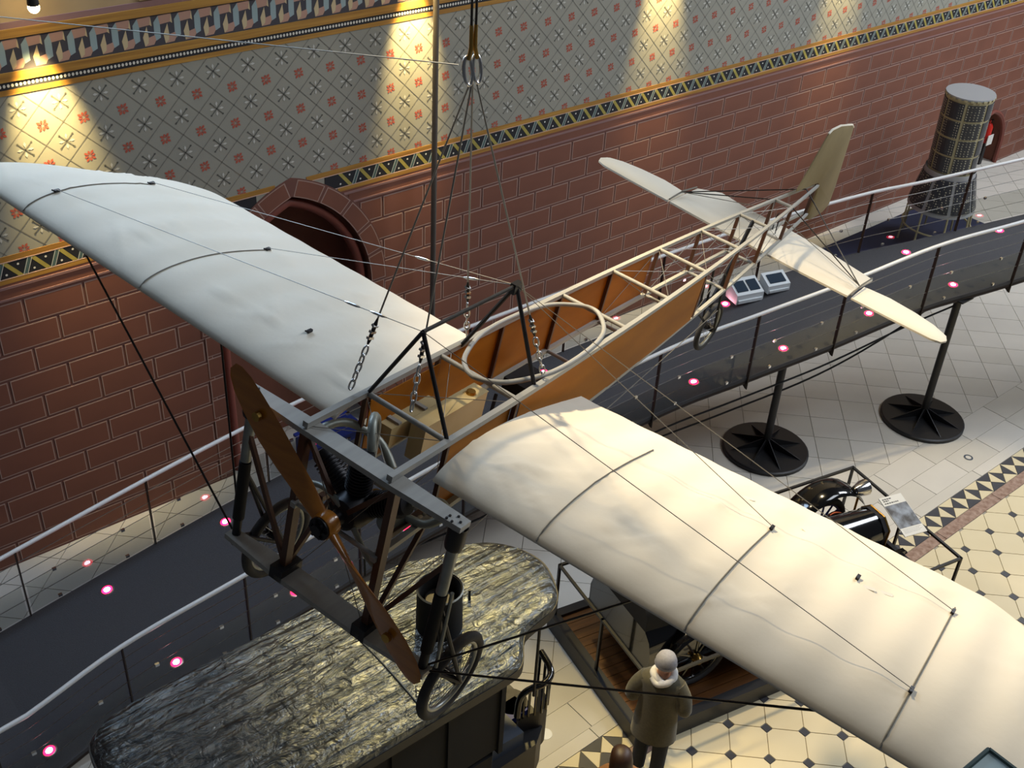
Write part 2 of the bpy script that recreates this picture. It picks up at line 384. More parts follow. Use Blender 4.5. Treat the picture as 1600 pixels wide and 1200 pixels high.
for r in range(11):
    zt = BT-r*RP; zc = zt-BH/2; h = BH if r < 10 else BH
    for k in range(-14, 42):
        c = 10.715+(k*BW)+(r % 2)*BW/2-(0 if True else 0); x0, x1 = c-BW/2+.015, c+BW/2-.015
        segs = [(x0, x1)]
        for A in ARCH:
            dr = A['ring']*.5+.01
            if zt-BH < A['zc']+sqrt((A['R']+dr)**2-A['e']**2):
                zq = max(zt-BH, A['zc']); lim = sqrt(max(0, (A['R']+dr)**2-(zq-A['zc'])**2))-A['e']
                if lim <= 0: continue
                a, b = A['x']-lim, A['x']+lim; ns = []
                for s0, s1 in segs:
                    if s1 <= a or s0 >= b: ns.append((s0, s1)); continue
                    if s0 < a: ns.append((s0, a))
                    if s1 > b: ns.append((b, s1))
                segs = ns
        for s0, s1 in segs:
            if s1-s0 < .06: continue
            full = abs(s1-s0-(BW-.03)) < 1e-4
            if 2.0 < s0 < 20.6 and nb < 300:
                nb += 1; link('brick', bm_full if full else brickmesh(s1-s0, BH).mesh('brick', ['brick', 'brickline']), WALL, ((s0+s1)/2, Y-.006, zc))
            else:
                b_ = brickmesh(s1-s0, BH); off = ((s0+s1)/2, Y-.006, zc)
                for mi_ in (0, 1):
                    ff = [f for f, q in zip(b_.f, b_.m) if q == mi_]; st_k.mi(mi_); st_k.add([(v[0]+off[0], v[1]+off[1], v[2]+off[2]) for v in b_.v], ff)
st_k.build('brick_field', ['brick', 'brickline'], WALL, fix=False, kind='stuff')
# niches
for n_, A in enumerate(ARCH):
    t = thing('door_%d' % (n_+1), ['arched red niche with painted voussoirs in the back wall', 'small arched niche low in the wall behind the satellite'][n_], None, (0, 0, 0), kind='structure')
    dp = A['depth']; inner = archpts(A); full = [(A['x']-A['hw'], 0)]+inner+[(A['x']+A['hw'], 0)]
    m = MB()
    for (a, b), (c, d) in zip(full, full[1:]): m.add([(a, Y, b), (c, Y, d), (c, Y+dp, d), (a, Y+dp, b)], [(0, 1, 2, 3)])
    m.build('reveal', 'brick', t, fix=False)
    if n_: MB().tube([(a, Y-.0, b) for a, b in full], .05, 6).build('edge_moulding', 'nichering', t)
    MB().add([(a, Y+dp, b) for a, b in full], [tuple(range(len(full)))]).build('niche_back', 'brick', t, fix=False)
    if n_ == 0:
        ring = archpts(A, -.16, 20); ringo = archpts(A, -.04, 20); m = MB()
        rl = [(A['x']-A['hw']+.16, 0)]+ring+[(A['x']+A['hw']-.16, 0)]; ro = [(A['x']-A['hw']+.04, 0)]+ringo+[(A['x']+A['hw']-.04, 0)]
        cc = [(Vector((a[0], Y+.10, a[1]))+Vector((b[0], Y+.10, b[1])))/2 for a, b in zip(rl, ro)]
        m.tube(cc, .06, 10); m.build('roll_moulding', 'nichering', t, smooth=60)
        # voussoirs
        R0, R1 = A['R'], A['R']+A['ring']; a_ap = math.acos(A['e']/R0); nv = 5
        for sd in (1, -1):
            for k in range(nv):
                a0 = a_ap*k/nv+.012; a1 = a_ap*(k+1)/nv-.012; pts = []
                def P(R, a): return (A['x']+sd*(R*cos(a)-A['e']), A['zc']+R*sin(a))
                def quadring(Ra, Rb, b0, b1, mi_, yy):
                    mv.mi(mi_)
                    for q in range(4):
                        u0 = b0+(b1-b0)*q/4; u1 = b0+(b1-b0)*(q+1)/4; vs = [P(Ra, u0), P(Rb, u0), P(Rb, u1), P(Ra, u1)]
                        mv.add([(x, yy, z) for x, z in vs], [(0, 1, 2, 3)])
                mv = MB(); quadring(R0+.004, R1-.004, a0, a1, 1, Y-.014); quadring(R0+.016, R1-.016, a0+.008, a1-.008, 0, Y-.0155)
                for Ra, u0, Rb, u1 in ((R0, a0, R1, a0), (R1, a1, R0, a1)): pass
                mv.build('voussoir', ['brick', 'brickline'], t, fix=False)
        mv = MB(); arcs_i = archpts(A, .002, 18); arcs_o = archpts(A, A['ring']+.012, 18); mv.mi(0)
        for (a, b, c, d) in zip(arcs_i, arcs_i[1:], arcs_o[1:], arcs_o): mv.add([(p[0], Y-.013, p[1]) for p in (a, b, c, d)], [(0, 1, 2, 3)])
        for (a, b) in zip(arcs_o, arcs_o[1:]): mv.add([(a[0], Y-.013, a[1]), (b[0], Y-.013, b[1]), (b[0], Y, b[1]), (a[0], Y, a[1])], [(0, 1, 2, 3)])
        for sd in (-1, 1):
            for k in range(7):
                x0 = A['x']+sd*A['hw']; x1 = x0+sd*.20; z1 = A['zc']-.01-k*RP; z0 = z1-BH
                if z1 < .05: break
                w_ = brickmesh(.2, max(.05, min(BH, z1))); link('jamb_block', w_.mesh('jamb_block', ['brick', 'brickline']), t, ((x0+x1)/2, Y-.012, z1-min(BH, z1)/2))
        mv.build('arch_band', 'mortar', t, fix=False)
# friezes and mouldings as separate trims
def strip(name, z0, z1, m, d=.004, parent=None, label=None, x0=XL, x1=XR):
    segs = [(x0, x1)]
    A = ARCH[0]
    if z0 < 4.05:
        lim = max(0, sqrt(max(0, (A['R']+.24)**2-((z0+z1)/2-A['zc'])**2))-A['e'])
        if lim > 0: segs = [(x0, A['x']-lim), (A['x']+lim, x1)]
    b = MB()
    for s0, s1 in segs: b.box(s0, s1, Y-d, Y+.002, z0, z1)
    return b.build(name, m, parent, kind=None if parent else 'structure', label=label)
TR1 = strip('trim_1', 3.760, 3.958, 'blackband', .004, label='black painted frieze with zigzag ribbon between red blocks and grey pattern')
for z0, z1, m, d in ((3.705, 3.757, 'gold', .006), (3.757, 3.766, 'pinkline', .007), (3.950, 3.960, 'pinkline', .007), (3.960, 4.022, 'gold', .005), (3.645, 3.675, 'mould', .012), (3.510, 3.535, 'mould', .012), (3.535, 3.645, 'brick', .004), (3.675, 3.705, 'brick', .004)):
    strip('moulding_line', z0, z1, m, d, TR1)
def archfree(x, z, pad=.26):
    A = ARCH[0]
    if abs(x-A['x']) > 1.6 or z > 4.2: return True
    return z > archz(A, x, pad) or abs(x-A['x'])+A['e'] > A['R']+pad
zz = MB(); ZP = .2965; zb, ztp = 3.768, 3.948; yy = Y-.0055
for k in range(-12, 100):
    x = 2.912+k*ZP
    if not (archfree(x, 3.78) and archfree(x+ZP, 3.78)): continue
    zz.mi(0).add([(x-.012, yy, ztp), (x+.045, yy, ztp), (x+.195, yy, zb), (x+.138, yy, zb)], [(0, 1, 2, 3)])
    zz.mi(1).add([(x+.185, yy+.0004, zb), (x+.235, yy+.0004, zb), (x+ZP+.01, yy+.0004, ztp), (x+ZP-.04, yy+.0004, ztp)], [(0, 1, 2, 3)])
    zz.mi(2)
    for a, b in ((.19, 0), (.235, 0)): zz.add([(x+a, yy-.0002, zb), (x+a+.006, yy-.0002, zb), (x+a+.08, yy-.0002, ztp), (x+a+.074, yy-.0002, ztp)], [(0, 1, 2, 3)])
    for cx, cz in ((x+.155, 3.905), (x+ZP*.06, 3.81)): zz.add([(cx+.013*cos(q*pi/4), yy-.0003, cz+.013*sin(q*pi/4)) for q in range(8)], [tuple(range(8))])
zz.build('zigzag_ribbon', ['yellow', 'green', 'white'], TR1, fix=False)
TR2 = strip('trim_2', 5.925, 6.255, 'keydark', .004, label='painted key pattern frieze with gold mouldings high on the wall')
for z0, z1, m, d in ((5.70, 5.755, 'gold', .008), (5.755, 5.835, 'blackband', .006), (5.835, 5.925, 'gold', .02), (6.255, 6.34, 'gold', .03), (6.34, 6.40, 'mould', .012)): strip('moulding_line', z0, z1, m, d, TR2)
bd = MB()
for k in range(int(11/.0405)):
    cx = 2.2+k*.0405; bd.add([(cx+.0145*cos(q*pi/3), Y-.0075, 5.795+.0145*sin(q*pi/3)*1.3) for q in range(6)], [tuple(range(6))])
bd.build('bead_row', 'white', TR2, fix=False, kind='stuff')
mk = MB(); KP = .228; z0, hh = 5.94, .30
for k in range(-8, 40):
    x = 3.30+k*KP
    def pg(mi_, pts, dy=0): mk.mi(mi_).add([(x+a*KP, Y-.0055-dy, z0+b*hh) for a, b in pts], [tuple(range(len(pts)))])
    pg(0, [(.24, .98), (.86, 1.0), (.86, .72), (.30, .68)])
    pg(1, [(0, .78), (.24, .98), (.30, .68), (.28, .22), (.04, .14), (-.02, .30)])
    pg(2, [(.42, .32), (.66, .68), (.70, .30), (.66, .10), (.48, .0)], .0003)
    pg(0, [(.66, .28), (1.0, .34), (1.04, .16), (.92, .02), (.48, .0), (.62, .12)], .0002)
    pg(2, [(.80, .72), (.88, 1.0), (.90, .66)], .0004)
mk.build('key_pattern', ['salmon', 'bluegrey', 'cheek'], TR2, fix=False)
# diaper pattern painted on the grey field
gp = MB(); GX, GZ = 4.444, 5.330; C = .2133; ylv = Y-.002
zlo, zhi = 4.025, 5.70
def gline(x0, z0, x1, z1, w=.0045):
    d = Vector((x1-x0, 0, z1-z0)).normalized(); n = Vector((-d.z, 0, d.x))*w
    a, b = Vector((x0, ylv, z0)), Vector((x1, ylv, z1)); gp.add([a-n, b-n, b+n, a+n], [(0, 1, 2, 3)])
gp.mi(0)
for k in range(-24, 64):
    for sd in (1, -1):
        xs = GX+k*2*C
        # line through node (GX+2Ck, GZ+C) with slope sd
        za, zb_ = zlo, zhi; gline(xs+sd*(za-(GZ+C)), za, xs+sd*(zb_-(GZ+C)), zb_)
for k in range(-24, 64):
    for j in range(-14, 6):
        if (k+j) % 2: continue
        x, z = GX+k*C, GZ+C+j*C
        if 1.8 < x < 20 and zlo+.02 < z < zhi-.02: gp.mi(1).add([(x+.011*cos(q*pi/3), ylv-.0003, z+.011*sin(q*pi/3)) for q in range(6)], [tuple(range(6))])
gp.build('grid_lines', ['gridline', 'darkcross'], WALL, fix=False)
rf = MB(); wf = MB()
for k in range(-14, 78):
    for j in range(-9, 6):
        x = GX+k*C; z = GZ+j*C
        if not (1.6 < x < 26 and zlo-.03 < z < zhi+.03) or not archfree(x, z, .3): continue
        if k % 2 == 0 and j % 2 == 0:
            for q in range(8):
                t = q*pi/4+.2; r0, r1, w = .010, .060+.014*(q % 2), .015
                d = Vector((cos(t), 0, sin(t))); n = Vector((-sin(t), 0, cos(t)))*w; o_ = Vector((x, ylv-.0005, z))
                pts = [o_+d*r0, o_+d*(r1*.7)-n, o_+d*r1, o_+d*(r1*.7)+n]
                pts = [Vector((p.x, p.y, max(zlo-.02, min(zhi+.005, p.z)))) for p in pts]
                rf.add(pts, [(0, 1, 2, 3)])
        elif k % 2 and j % 2 and zlo+.06 < z < zhi-.06:
            o_ = Vector((x, ylv-.0005, z))
            for q in range(4):
                t = q*pi/2+pi/4; d = Vector((cos(t), 0, sin(t))); n = Vector((-sin(t), 0, cos(t)))
                wf.mi(0).add([o_-n*.007, o_+d*.095-n*.006, o_+d*.095+n*.006, o_+n*.007], [(0, 1, 2, 3)])
                c = o_+d*.1; wf.add([c+d*.014, c+n*.014, c-d*.014, c-n*.014], [(0, 1, 2, 3)])
                t = q*pi/2; d = Vector((cos(t), 0, sin(t))); n = Vector((-sin(t), 0, cos(t)))
                p1 = o_+d*.02; p1.y -= .0003
                wf.mi(1).add([p1, p1+d*.04-n*.014, p1+d*.065, p1+d*.04+n*.014], [(0, 1, 2, 3)])
rf.build('red_flowers', 'redflower', WALL, fix=False); wf.build('white_crosses', ['darkcross', 'palepetal'], WALL, fix=False)
# high window at the upper left
w1 = thing('window_1', 'bright white window above the key pattern frieze', None, (0, 0, 0), kind='structure')
wx0 = onwall(229, 10).x; MB().box(wx0, wx0+1.3, Y-.005, Y+.05, 6.46, 8.2).build('pane', 'winemit', w1)
MB().box(wx0-.08, wx0, Y-.03, Y+.05, 6.42, 8.3).box(wx0+1.3, wx0+1.38, Y-.03, Y+.05, 6.42, 8.3).box(wx0, wx0+1.3, Y-.03, Y+.05, 6.42, 6.46).build('window_frame', 'plaster', w1)
# lamps washing the wall
LAMPX = [3.60, 8.15, 12.58, 17.0]
LLAB = ['small lit black spotlight over the key pattern frieze', 'small black spotlight above the wall pattern behind the hanging pole', 'small black spotlight above the wall pattern behind the hook', 'small black spotlight above the wall pattern behind the tail']
for k, x in enumerate(LAMPX):
    t = thing('wall_spotlight', LLAB[k], 'spotlight', (x, Y-.36, 6.64), group='spotlights washing the painted wall')
    m = MB().lathe([(.0, .13), (.045, .12), (.055, .0), (.05, -.02), (.046, 0)], 16); m.build('lamp_housing', 'black', t, smooth=40)
    MB().sphere((0, 0, -.03), .055, n=16, m=10).build('lamp_bulb', 'lampemit', t, smooth=60)
    MB().tube([(0, .02, .12), (0, .2, .2), (0, .36, .2)], .012, 8).build('bracket_arm', 'black', t)
    MB().box(-.05, .05, .34, .36, .14, .26).build('wall_plate', 'black', t)
    spot('wall_spot_light' if k == 0 else 'wall_spot_offscreen', (x, Y-.36, 6.55), (x+.05, Y-.0, 5.30), 1100, (1.0, .74, .30), 42, 1.0, .05)
    if k == 0: spot('wall_up_light', (x, Y-.36, 6.86), (x, Y-.1, 9.8), 420, (1.0, .74, .30), 80, .8, .05)
# ================================================================== walkway
ZD = lambda x: max(.08, .35+.17*(x-3)) if x < 16.5 else .35+.17*13.5+.05*(x-16.5)
NEAR = smoothpts([(-5, 7.7, 0), (-2, 7.9, 0), (1.1, 8.15, 0), (2.4, 8.30, 0), (3.75, 8.25, 0), (6.5, 8.12, 0), (9.33, 7.77, 0), (10.7, 7.43, 0), (12.0, 7.08, 0), (13.5, 6.73, 0), (14.65, 6.29, 0), (16.0, 5.80, 0), (18, 4.9, 0), (20, 3.9, 0)], 5)
FAR = smoothpts([(-5, 10.2, 0), (-2, 10.3, 0), (2, 10.33, 0), (5, 10.28, 0), (7.5, 9.98, 0), (9.5, 9.55, 0), (11.5, 9.05, 0), (12.85, 8.62, 0), (14.0, 8.18, 0), (14.7, 7.83, 0), (16.16, 7.17, 0), (18, 6.3, 0), (20, 5.3, 0)], 5)
nx, ny = [p.x for p in NEAR], [p.y for p in NEAR]; fx, fy = [p.x for p in FAR], [p.y for p in FAR]
yn = lambda x: interp(x, nx, ny); yf = lambda x: interp(x, fx, fy)
WK = thing('elevated_walkway', 'curving dark sloped walkway running along the painted wall', 'walkway', (0, 0, 0))
xs = [-5+.25*k for k in range(101)]
for nm, off0, off1, th, dz, mt in (('deck', 0, 0, .05, 0, 'deck'),):
    m = MB(); vs = []
    for x in xs:
        z = ZD(x); vs += [(x, yn(x), z), (x, yf(x), z), (x, yf(x), z-th), (x, yn(x), z-th)]
    m.add(vs, [(i*4+a, i*4+(a+1) % 4, i*4+4+(a+1) % 4, i*4+4+a) for i in range(len(xs)-1) for a in range(4)]).build(nm, mt, WK)
for fn, sg in ((yn, 1), (yf, -1)):
    m = MB().tube([(x, fn(x)+sg*.03, ZD(x)-.08) for x in xs], .035, 6); m.build('edge_beam', 'railpost', WK)
for dz, x0, x1, dy in ((.34, 5.5, 14.8, .12), (.72, 7.5, 14.4, .35)):
    pts = []
    for k in range(41):
        x = x0+(x1-x0)*k/40; s = (k/40)*2-1; pts.append((x, yn(x)+dy, ZD(x)-.1-dz*(1-s**4)))
    MB().tube(pts, .014, 6).build('tie_rod', 'black', WK)
def railing(fn, posts, lab, sg, x0, x1, name):
    t = thing(name, lab, None, (posts[0], fn(posts[0]), ZD(posts[0]))); t.parent = WK; inv = Vector(t.location)
    def L_(p): return Vector(p)-inv
    xr = [x0+.2*k for k in range(int((x1-x0)/.2)+1)]
    MB().tube([L_((x, fn(x), ZD(x)+.97)) for x in xr], .025, 8).build('handrail', 'railwhite', t, smooth=60)
    for hz in (.80, .63, .46, .24): MB().tube([L_((x, fn(x), ZD(x)+hz)) for x in xr], .0045, 5).build('rail_wire', 'steel', t)
    for k, x in enumerate(posts):
        y, z = fn(x), ZD(x); yb = y-sg*.03
        d = Vector((.1, fn(x+.1)-fn(x), 0)).normalized(); n = Vector((d.y, -d.x, 0))
        MB().bar(L_((x, y, z-.18)), L_((x, y, z+.96)), .012, .05, up=n).build('post', 'railpost', t)
        MB().add([L_(Vector((x, y, z-.18))+n*0-d*.006), L_(Vector((x, y, z-.02))-d*.006), L_(Vector((x, y+sg*.22, z-.04))-d*.006), L_(Vector((x, y, z-.18))+d*.006), L_(Vector((x, y, z-.02))+d*.006), L_(Vector((x, y+sg*.22, z-.04))+d*.006)], [(0, 1, 2), (5, 4, 3), (0, 3, 4, 1), (1, 4, 5, 2), (2, 5, 3, 0)]).build('bracket', 'railpost', t)
        if k < len(posts)-1:
            xb = posts[k+1]; a, b = x+.03, xb-.03; m = MB(); vs = []
            q = 6
            for j in range(q+1):
                xx = a+(b-a)*j/q; vs += [L_((xx, fn(xx)-.004, ZD(xx)+.02)), L_((xx, fn(xx)-.004, ZD(xx)+.455))]
            m.add(vs, [(2*j, 2*j+2, 2*j+3, 2*j+1) for j in range(q)]).build('glass_panel', 'glass', t, fix=False)
            for f_ in (.22, .78):
                xx = a+(b-a)*f_
                for zz_ in (.455, .05): MB().box(-.022, .022, -.014, .014, -.016, .016).build('clip', 'chrome', t, loc=L_((xx, fn(xx)-.008, ZD(xx)+zz_)))
    return t
railing(yn, [-1.65, -.3, 1.05, 2.41, 3.76, 5.15, 6.55, 7.95, 9.33, 10.73, 12.04, 13.5, 14.85, 16.2, 17.5], 'steel handrail and glass railing along the open side of the walkway', 1, -3, 19, 'railing')
railing(yf, [-1.0, .55, 2.09, 3.63, 5.15, 6.6, 8.0, 9.4, 10.85, 12.4, 13.99, 15.4, 16.8, 18.1], 'steel handrail and glass railing along the wall side of the walkway', -1, -3, 19, 'railing')
# lights in the deck
LN = [1.56, 3.02, 4.47, 5.93, 7.4, 8.8, 10.17, 11.5, 12.89, 14.22, 15.6]; LF = [1.4, 2.89, 4.41, 5.9, 7.4, 8.91, 10.3, 11.7, 13.05, 14.44, 15.82]
lm1 = MB().lathe([(0, .012), (.036, .012)], 16).mesh('light_core', 'whiteemit', fix=False)
lm2 = MB().lathe([(.036, .012), (.062, .008)], 20).mesh('light_ring', 'redemit', fix=False)
lm3 = MB().lathe([(.062, .008), (.075, .006), (.078, 0)], 20).mesh('light_rim', 'steel', fix=False)
for row, lab in ((LN, 'round red light set in the deck along the open side of the walkway'), (LF, 'round red light set in the deck along the wall side of the walkway')):
    for x in row:
        y = yn(x)+.27 if row is LN else yf(x)-.28
        t = thing('deck_light', None, None, (x, y, ZD(x)+.001)); t.parent = WK; t.rotation_euler = (0, -math.atan(.17), 0)
        link('lens', lm1, t); link('glow_ring', lm2, t); link('rim', lm3, t)
# columns on discs
for k, (px, py) in enumerate(((1195, 703), (1440, 655))):
    b = at(px, py); zt = ZD(b.x)-.1
    t = thing('support_column', ['black steel column on round ribbed base beside the car barrier', 'black steel column on round ribbed base standing alone on the slabs'][k], 'column', b, group='walkway support columns')
    MB().lathe([(0, .075), (.60, .06), (.62, .045), (.62, 0)], 40).build('base_disc', 'black', t, smooth=30)
    MB().lathe([(.055, .05), (.055, zt)], 16).build('pole', 'black', t, smooth=50)
    MB().box(-.14, .14, -.14, .14, zt-.02, zt).build('head_plate', 'black', t)
    for q in range(8):
        a = q*pi/4+.3; d = Vector((cos(a), sin(a), 0)); n = Vector((-sin(a), cos(a), 0))*.006; m = MB()
        p = [d*.05+Vector((0, 0, .06)), d*.55+Vector((0, 0, .06)), d*.05+Vector((0, 0, .22))]
        m.add([x-n for x in p]+[x+n for x in p], [(0, 1, 2), (5, 4, 3), (0, 3, 4, 1), (1, 4, 5, 2), (2, 5, 3, 0)]).build('fin', 'black', t)
# ================================================================== monoplane (local x = aft, y = starboard, z = up)
PO = Vector((2.653, 4.291, 6.087)); py_, pp_, pr_ = .277, -.129, -.122
aft = Vector((cos(py_)*cos(pp_), sin(py_)*cos(pp_), sin(pp_))); prt = Vector((sin(py_), -cos(py_), 0)); upv = aft.cross(-prt)
prt2 = prt*cos(pr_)+upv*sin(pr_); up2 = aft.cross(-prt2)
PM = Matrix((aft, -prt2, up2)).transposed().to_4x4(); PM.translation = PO
AC = thing('monoplane', 'early linen and ash monoplane hanging over the walkway on cables', 'aeroplane')
AC.matrix_world = PM
def A_(a, s, u): return Vector((a, -s, u))
def AW(a, s, u): return PM @ A_(a, s, u)
FL = 7.257; ST = [0, .497, 1.211, 1.93, 2.667, 3.389, 4.134, 4.87, 5.612, 6.354]
def hw(a):
    t = max(0, min(1, (a-1.211)/(FL-1.211))); return .307*(1-t)*(1+.796*t)+.02*t
def hd(a): return .58-.255*a/FL
# longerons
def pth(fn, a0=0., a1=FL, n=30): return [fn(a0+(a1-a0)*k/n) for k in range(n+1)]
def longeron(name, sd, top):
    m = MB(); w = .038
    for k in range(36):
        a0 = -.03+(FL+.03)*k/36; a1 = -.03+(FL+.03)*(k+1)/36
        z0, z1 = (0 if top else -hd(a0)), (0 if top else -hd(a1))
        s0, s1 = sd*hw(a0), sd*hw(a1); wa = w*(1-.35*max(0, a0)/FL)
        m.bar(A_(a0, s0, z0), A_(a1, s1, z1), wa, wa, up=(0, 0, 1))
    return m.build(name, 'ash', AC)
for sd in (1, -1):
    for top in (1, 0): longeron('upper_longeron' if top else 'lower_longeron', sd, top)
for i, a in enumerate(ST):
    w = hw(a)
    if i not in (3,): MB().tube([A_(a, -w, 0), A_(a, w, 0)], .017 if i else .0, 8).build('cross_member', 'ash', AC, smooth=60) if i else None
    MB().tube([A_(a, -w, -hd(a)), A_(a, w, -hd(a))], .015, 8).build('cross_member', 'ash', AC, smooth=60)
    if i:
        for sd in (1, -1): MB().bar(A_(a, sd*w, 0), A_(a, sd*w, -hd(a)), .03, .022, up=(1, 0, 0)).build('upright', 'ashside', AC)
MB().tube([A_(FL, 0, .03), A_(FL, 0, -.36)], .02, 8).build('stern_post', 'ashside', AC)
# fuselage bracing wires in the open rear bays
for i in range(5, 9):
    a0, a1 = ST[i], ST[i+1]
    for sd in (1, -1):
        m = MB().tube([A_(a0, sd*hw(a0), 0), A_(a1, sd*hw(a1), -hd(a1))], .0028, 4).tube([A_(a0, sd*hw(a0), -hd(a0)), A_(a1, sd*hw(a1), 0)], .0028, 4)
        m.build('bracing_wire', 'wire', AC)
    m = MB().tube([A_(a0, hw(a0), 0), A_(a1, -hw(a1), 0)], .0026, 4).tube([A_(a0, -hw(a0), 0), A_(a1, hw(a1), 0)], .0026, 4); m.build('bracing_wire', 'wire', AC)
# plywood sides
for sd in (1, -1):
    for (a0, a1) in ((1.24, 1.93), (1.93, 2.667), (2.667, 3.389), (3.389, 4.08)):
        m = MB(); o0, o1 = .012, .017
        vs = [A_(a, sd*(hw(a)+o), z) for o in (o0, o1) for a, z in ((a0, -.02), (a1, -.02), (a1, -hd(a1)+.01), (a0, -hd(a0)+.01))]
        m.mi(0).add(vs[4:], [(0, 1, 2, 3)]); m.mi(1).add(vs[:4], [(3, 2, 1, 0)]); m.mi(0).add(vs, [(0, 1, 5, 4), (1, 2, 6, 5), (2, 3, 7, 6), (3, 0, 4, 7)])
        m.build('side_panel', ['ply', 'ply'], AC, fix=False)
    # dark panel under the engine bay
    m = MB(); vs = [A_(a, sd*(.307-.02), z) for a, z in ((.52, -.05), (1.2, -.05), (1.2, -.54), (.52, -.54))]
    vs2 = [v+A_(0, -sd*.006, 0) for v in vs]; m.add(vs+vs2, [(0, 1, 2, 3), (7, 6, 5, 4), (0, 4, 5, 1), (1, 5, 6, 2), (2, 6, 7, 3), (3, 7, 4, 0)]).build('side_panel', 'ply', AC)
# cockpit floor, rim, tank boards, seat back, lever
rim = [(1.16, -.02), (1.20, .09), (1.33, .19), (1.65, .285), (2.05, .29), (2.40, .235), (2.60, .10), (2.655, 0)]
rimp = smoothpts([A_(a, s, .02) for a, s in [(1.16, 0)]+rim[1:-1]+[(2.655, 0)]+[(a, -s) for a, s in rim[1:-1][::-1]]+[(1.16, 0)]], 4)[:-1]
MB().tube(rimp, .017, 8, closed=True).build('cockpit_rim', 'ash', AC, smooth=60)
def twotone(name, x0, x1, y0, y1, z0, z1):
    m = MB(); m.mi(1).box(x0, x1, y0, y1, z0, z1-.002); m.mi(0).box(x0-.004, x1+.004, y0-.004, y1+.004, z1-.006, z1); return m.build(name, ['tank', 'tank'], AC)
twotone('fuel_tank', .66, 1.14, .19, .285, -.42, -.27); [MB().box(x_, x_+.03, .185, .29, -.27, -.255).build('tank_strap', 'ash', AC) for x_ in (.72, .98)]
twotone('oil_tank', .80, 1.46, .035, .15, -.52, -.23); MB().lathe([(0, .02), (.03, .02), (.035, 0)], 14, c=(1.34, .09, -.23)).build('filler_cap', 'brass', AC)
MB().tube([A_(1.35, -.17, -.27), A_(1.42, -.05, -.27)], .022, 10).build('control_handle', 'tank', AC, smooth=60); MB().tube([A_(1.38, -.11, -.27), A_(1.38, -.11, -.52)], .018, 8).build('control_column', 'black', AC)
MB().box(1.95, 2.25, -.2, .2, -.5, -.4).build('seat', 'blackmatt', AC)
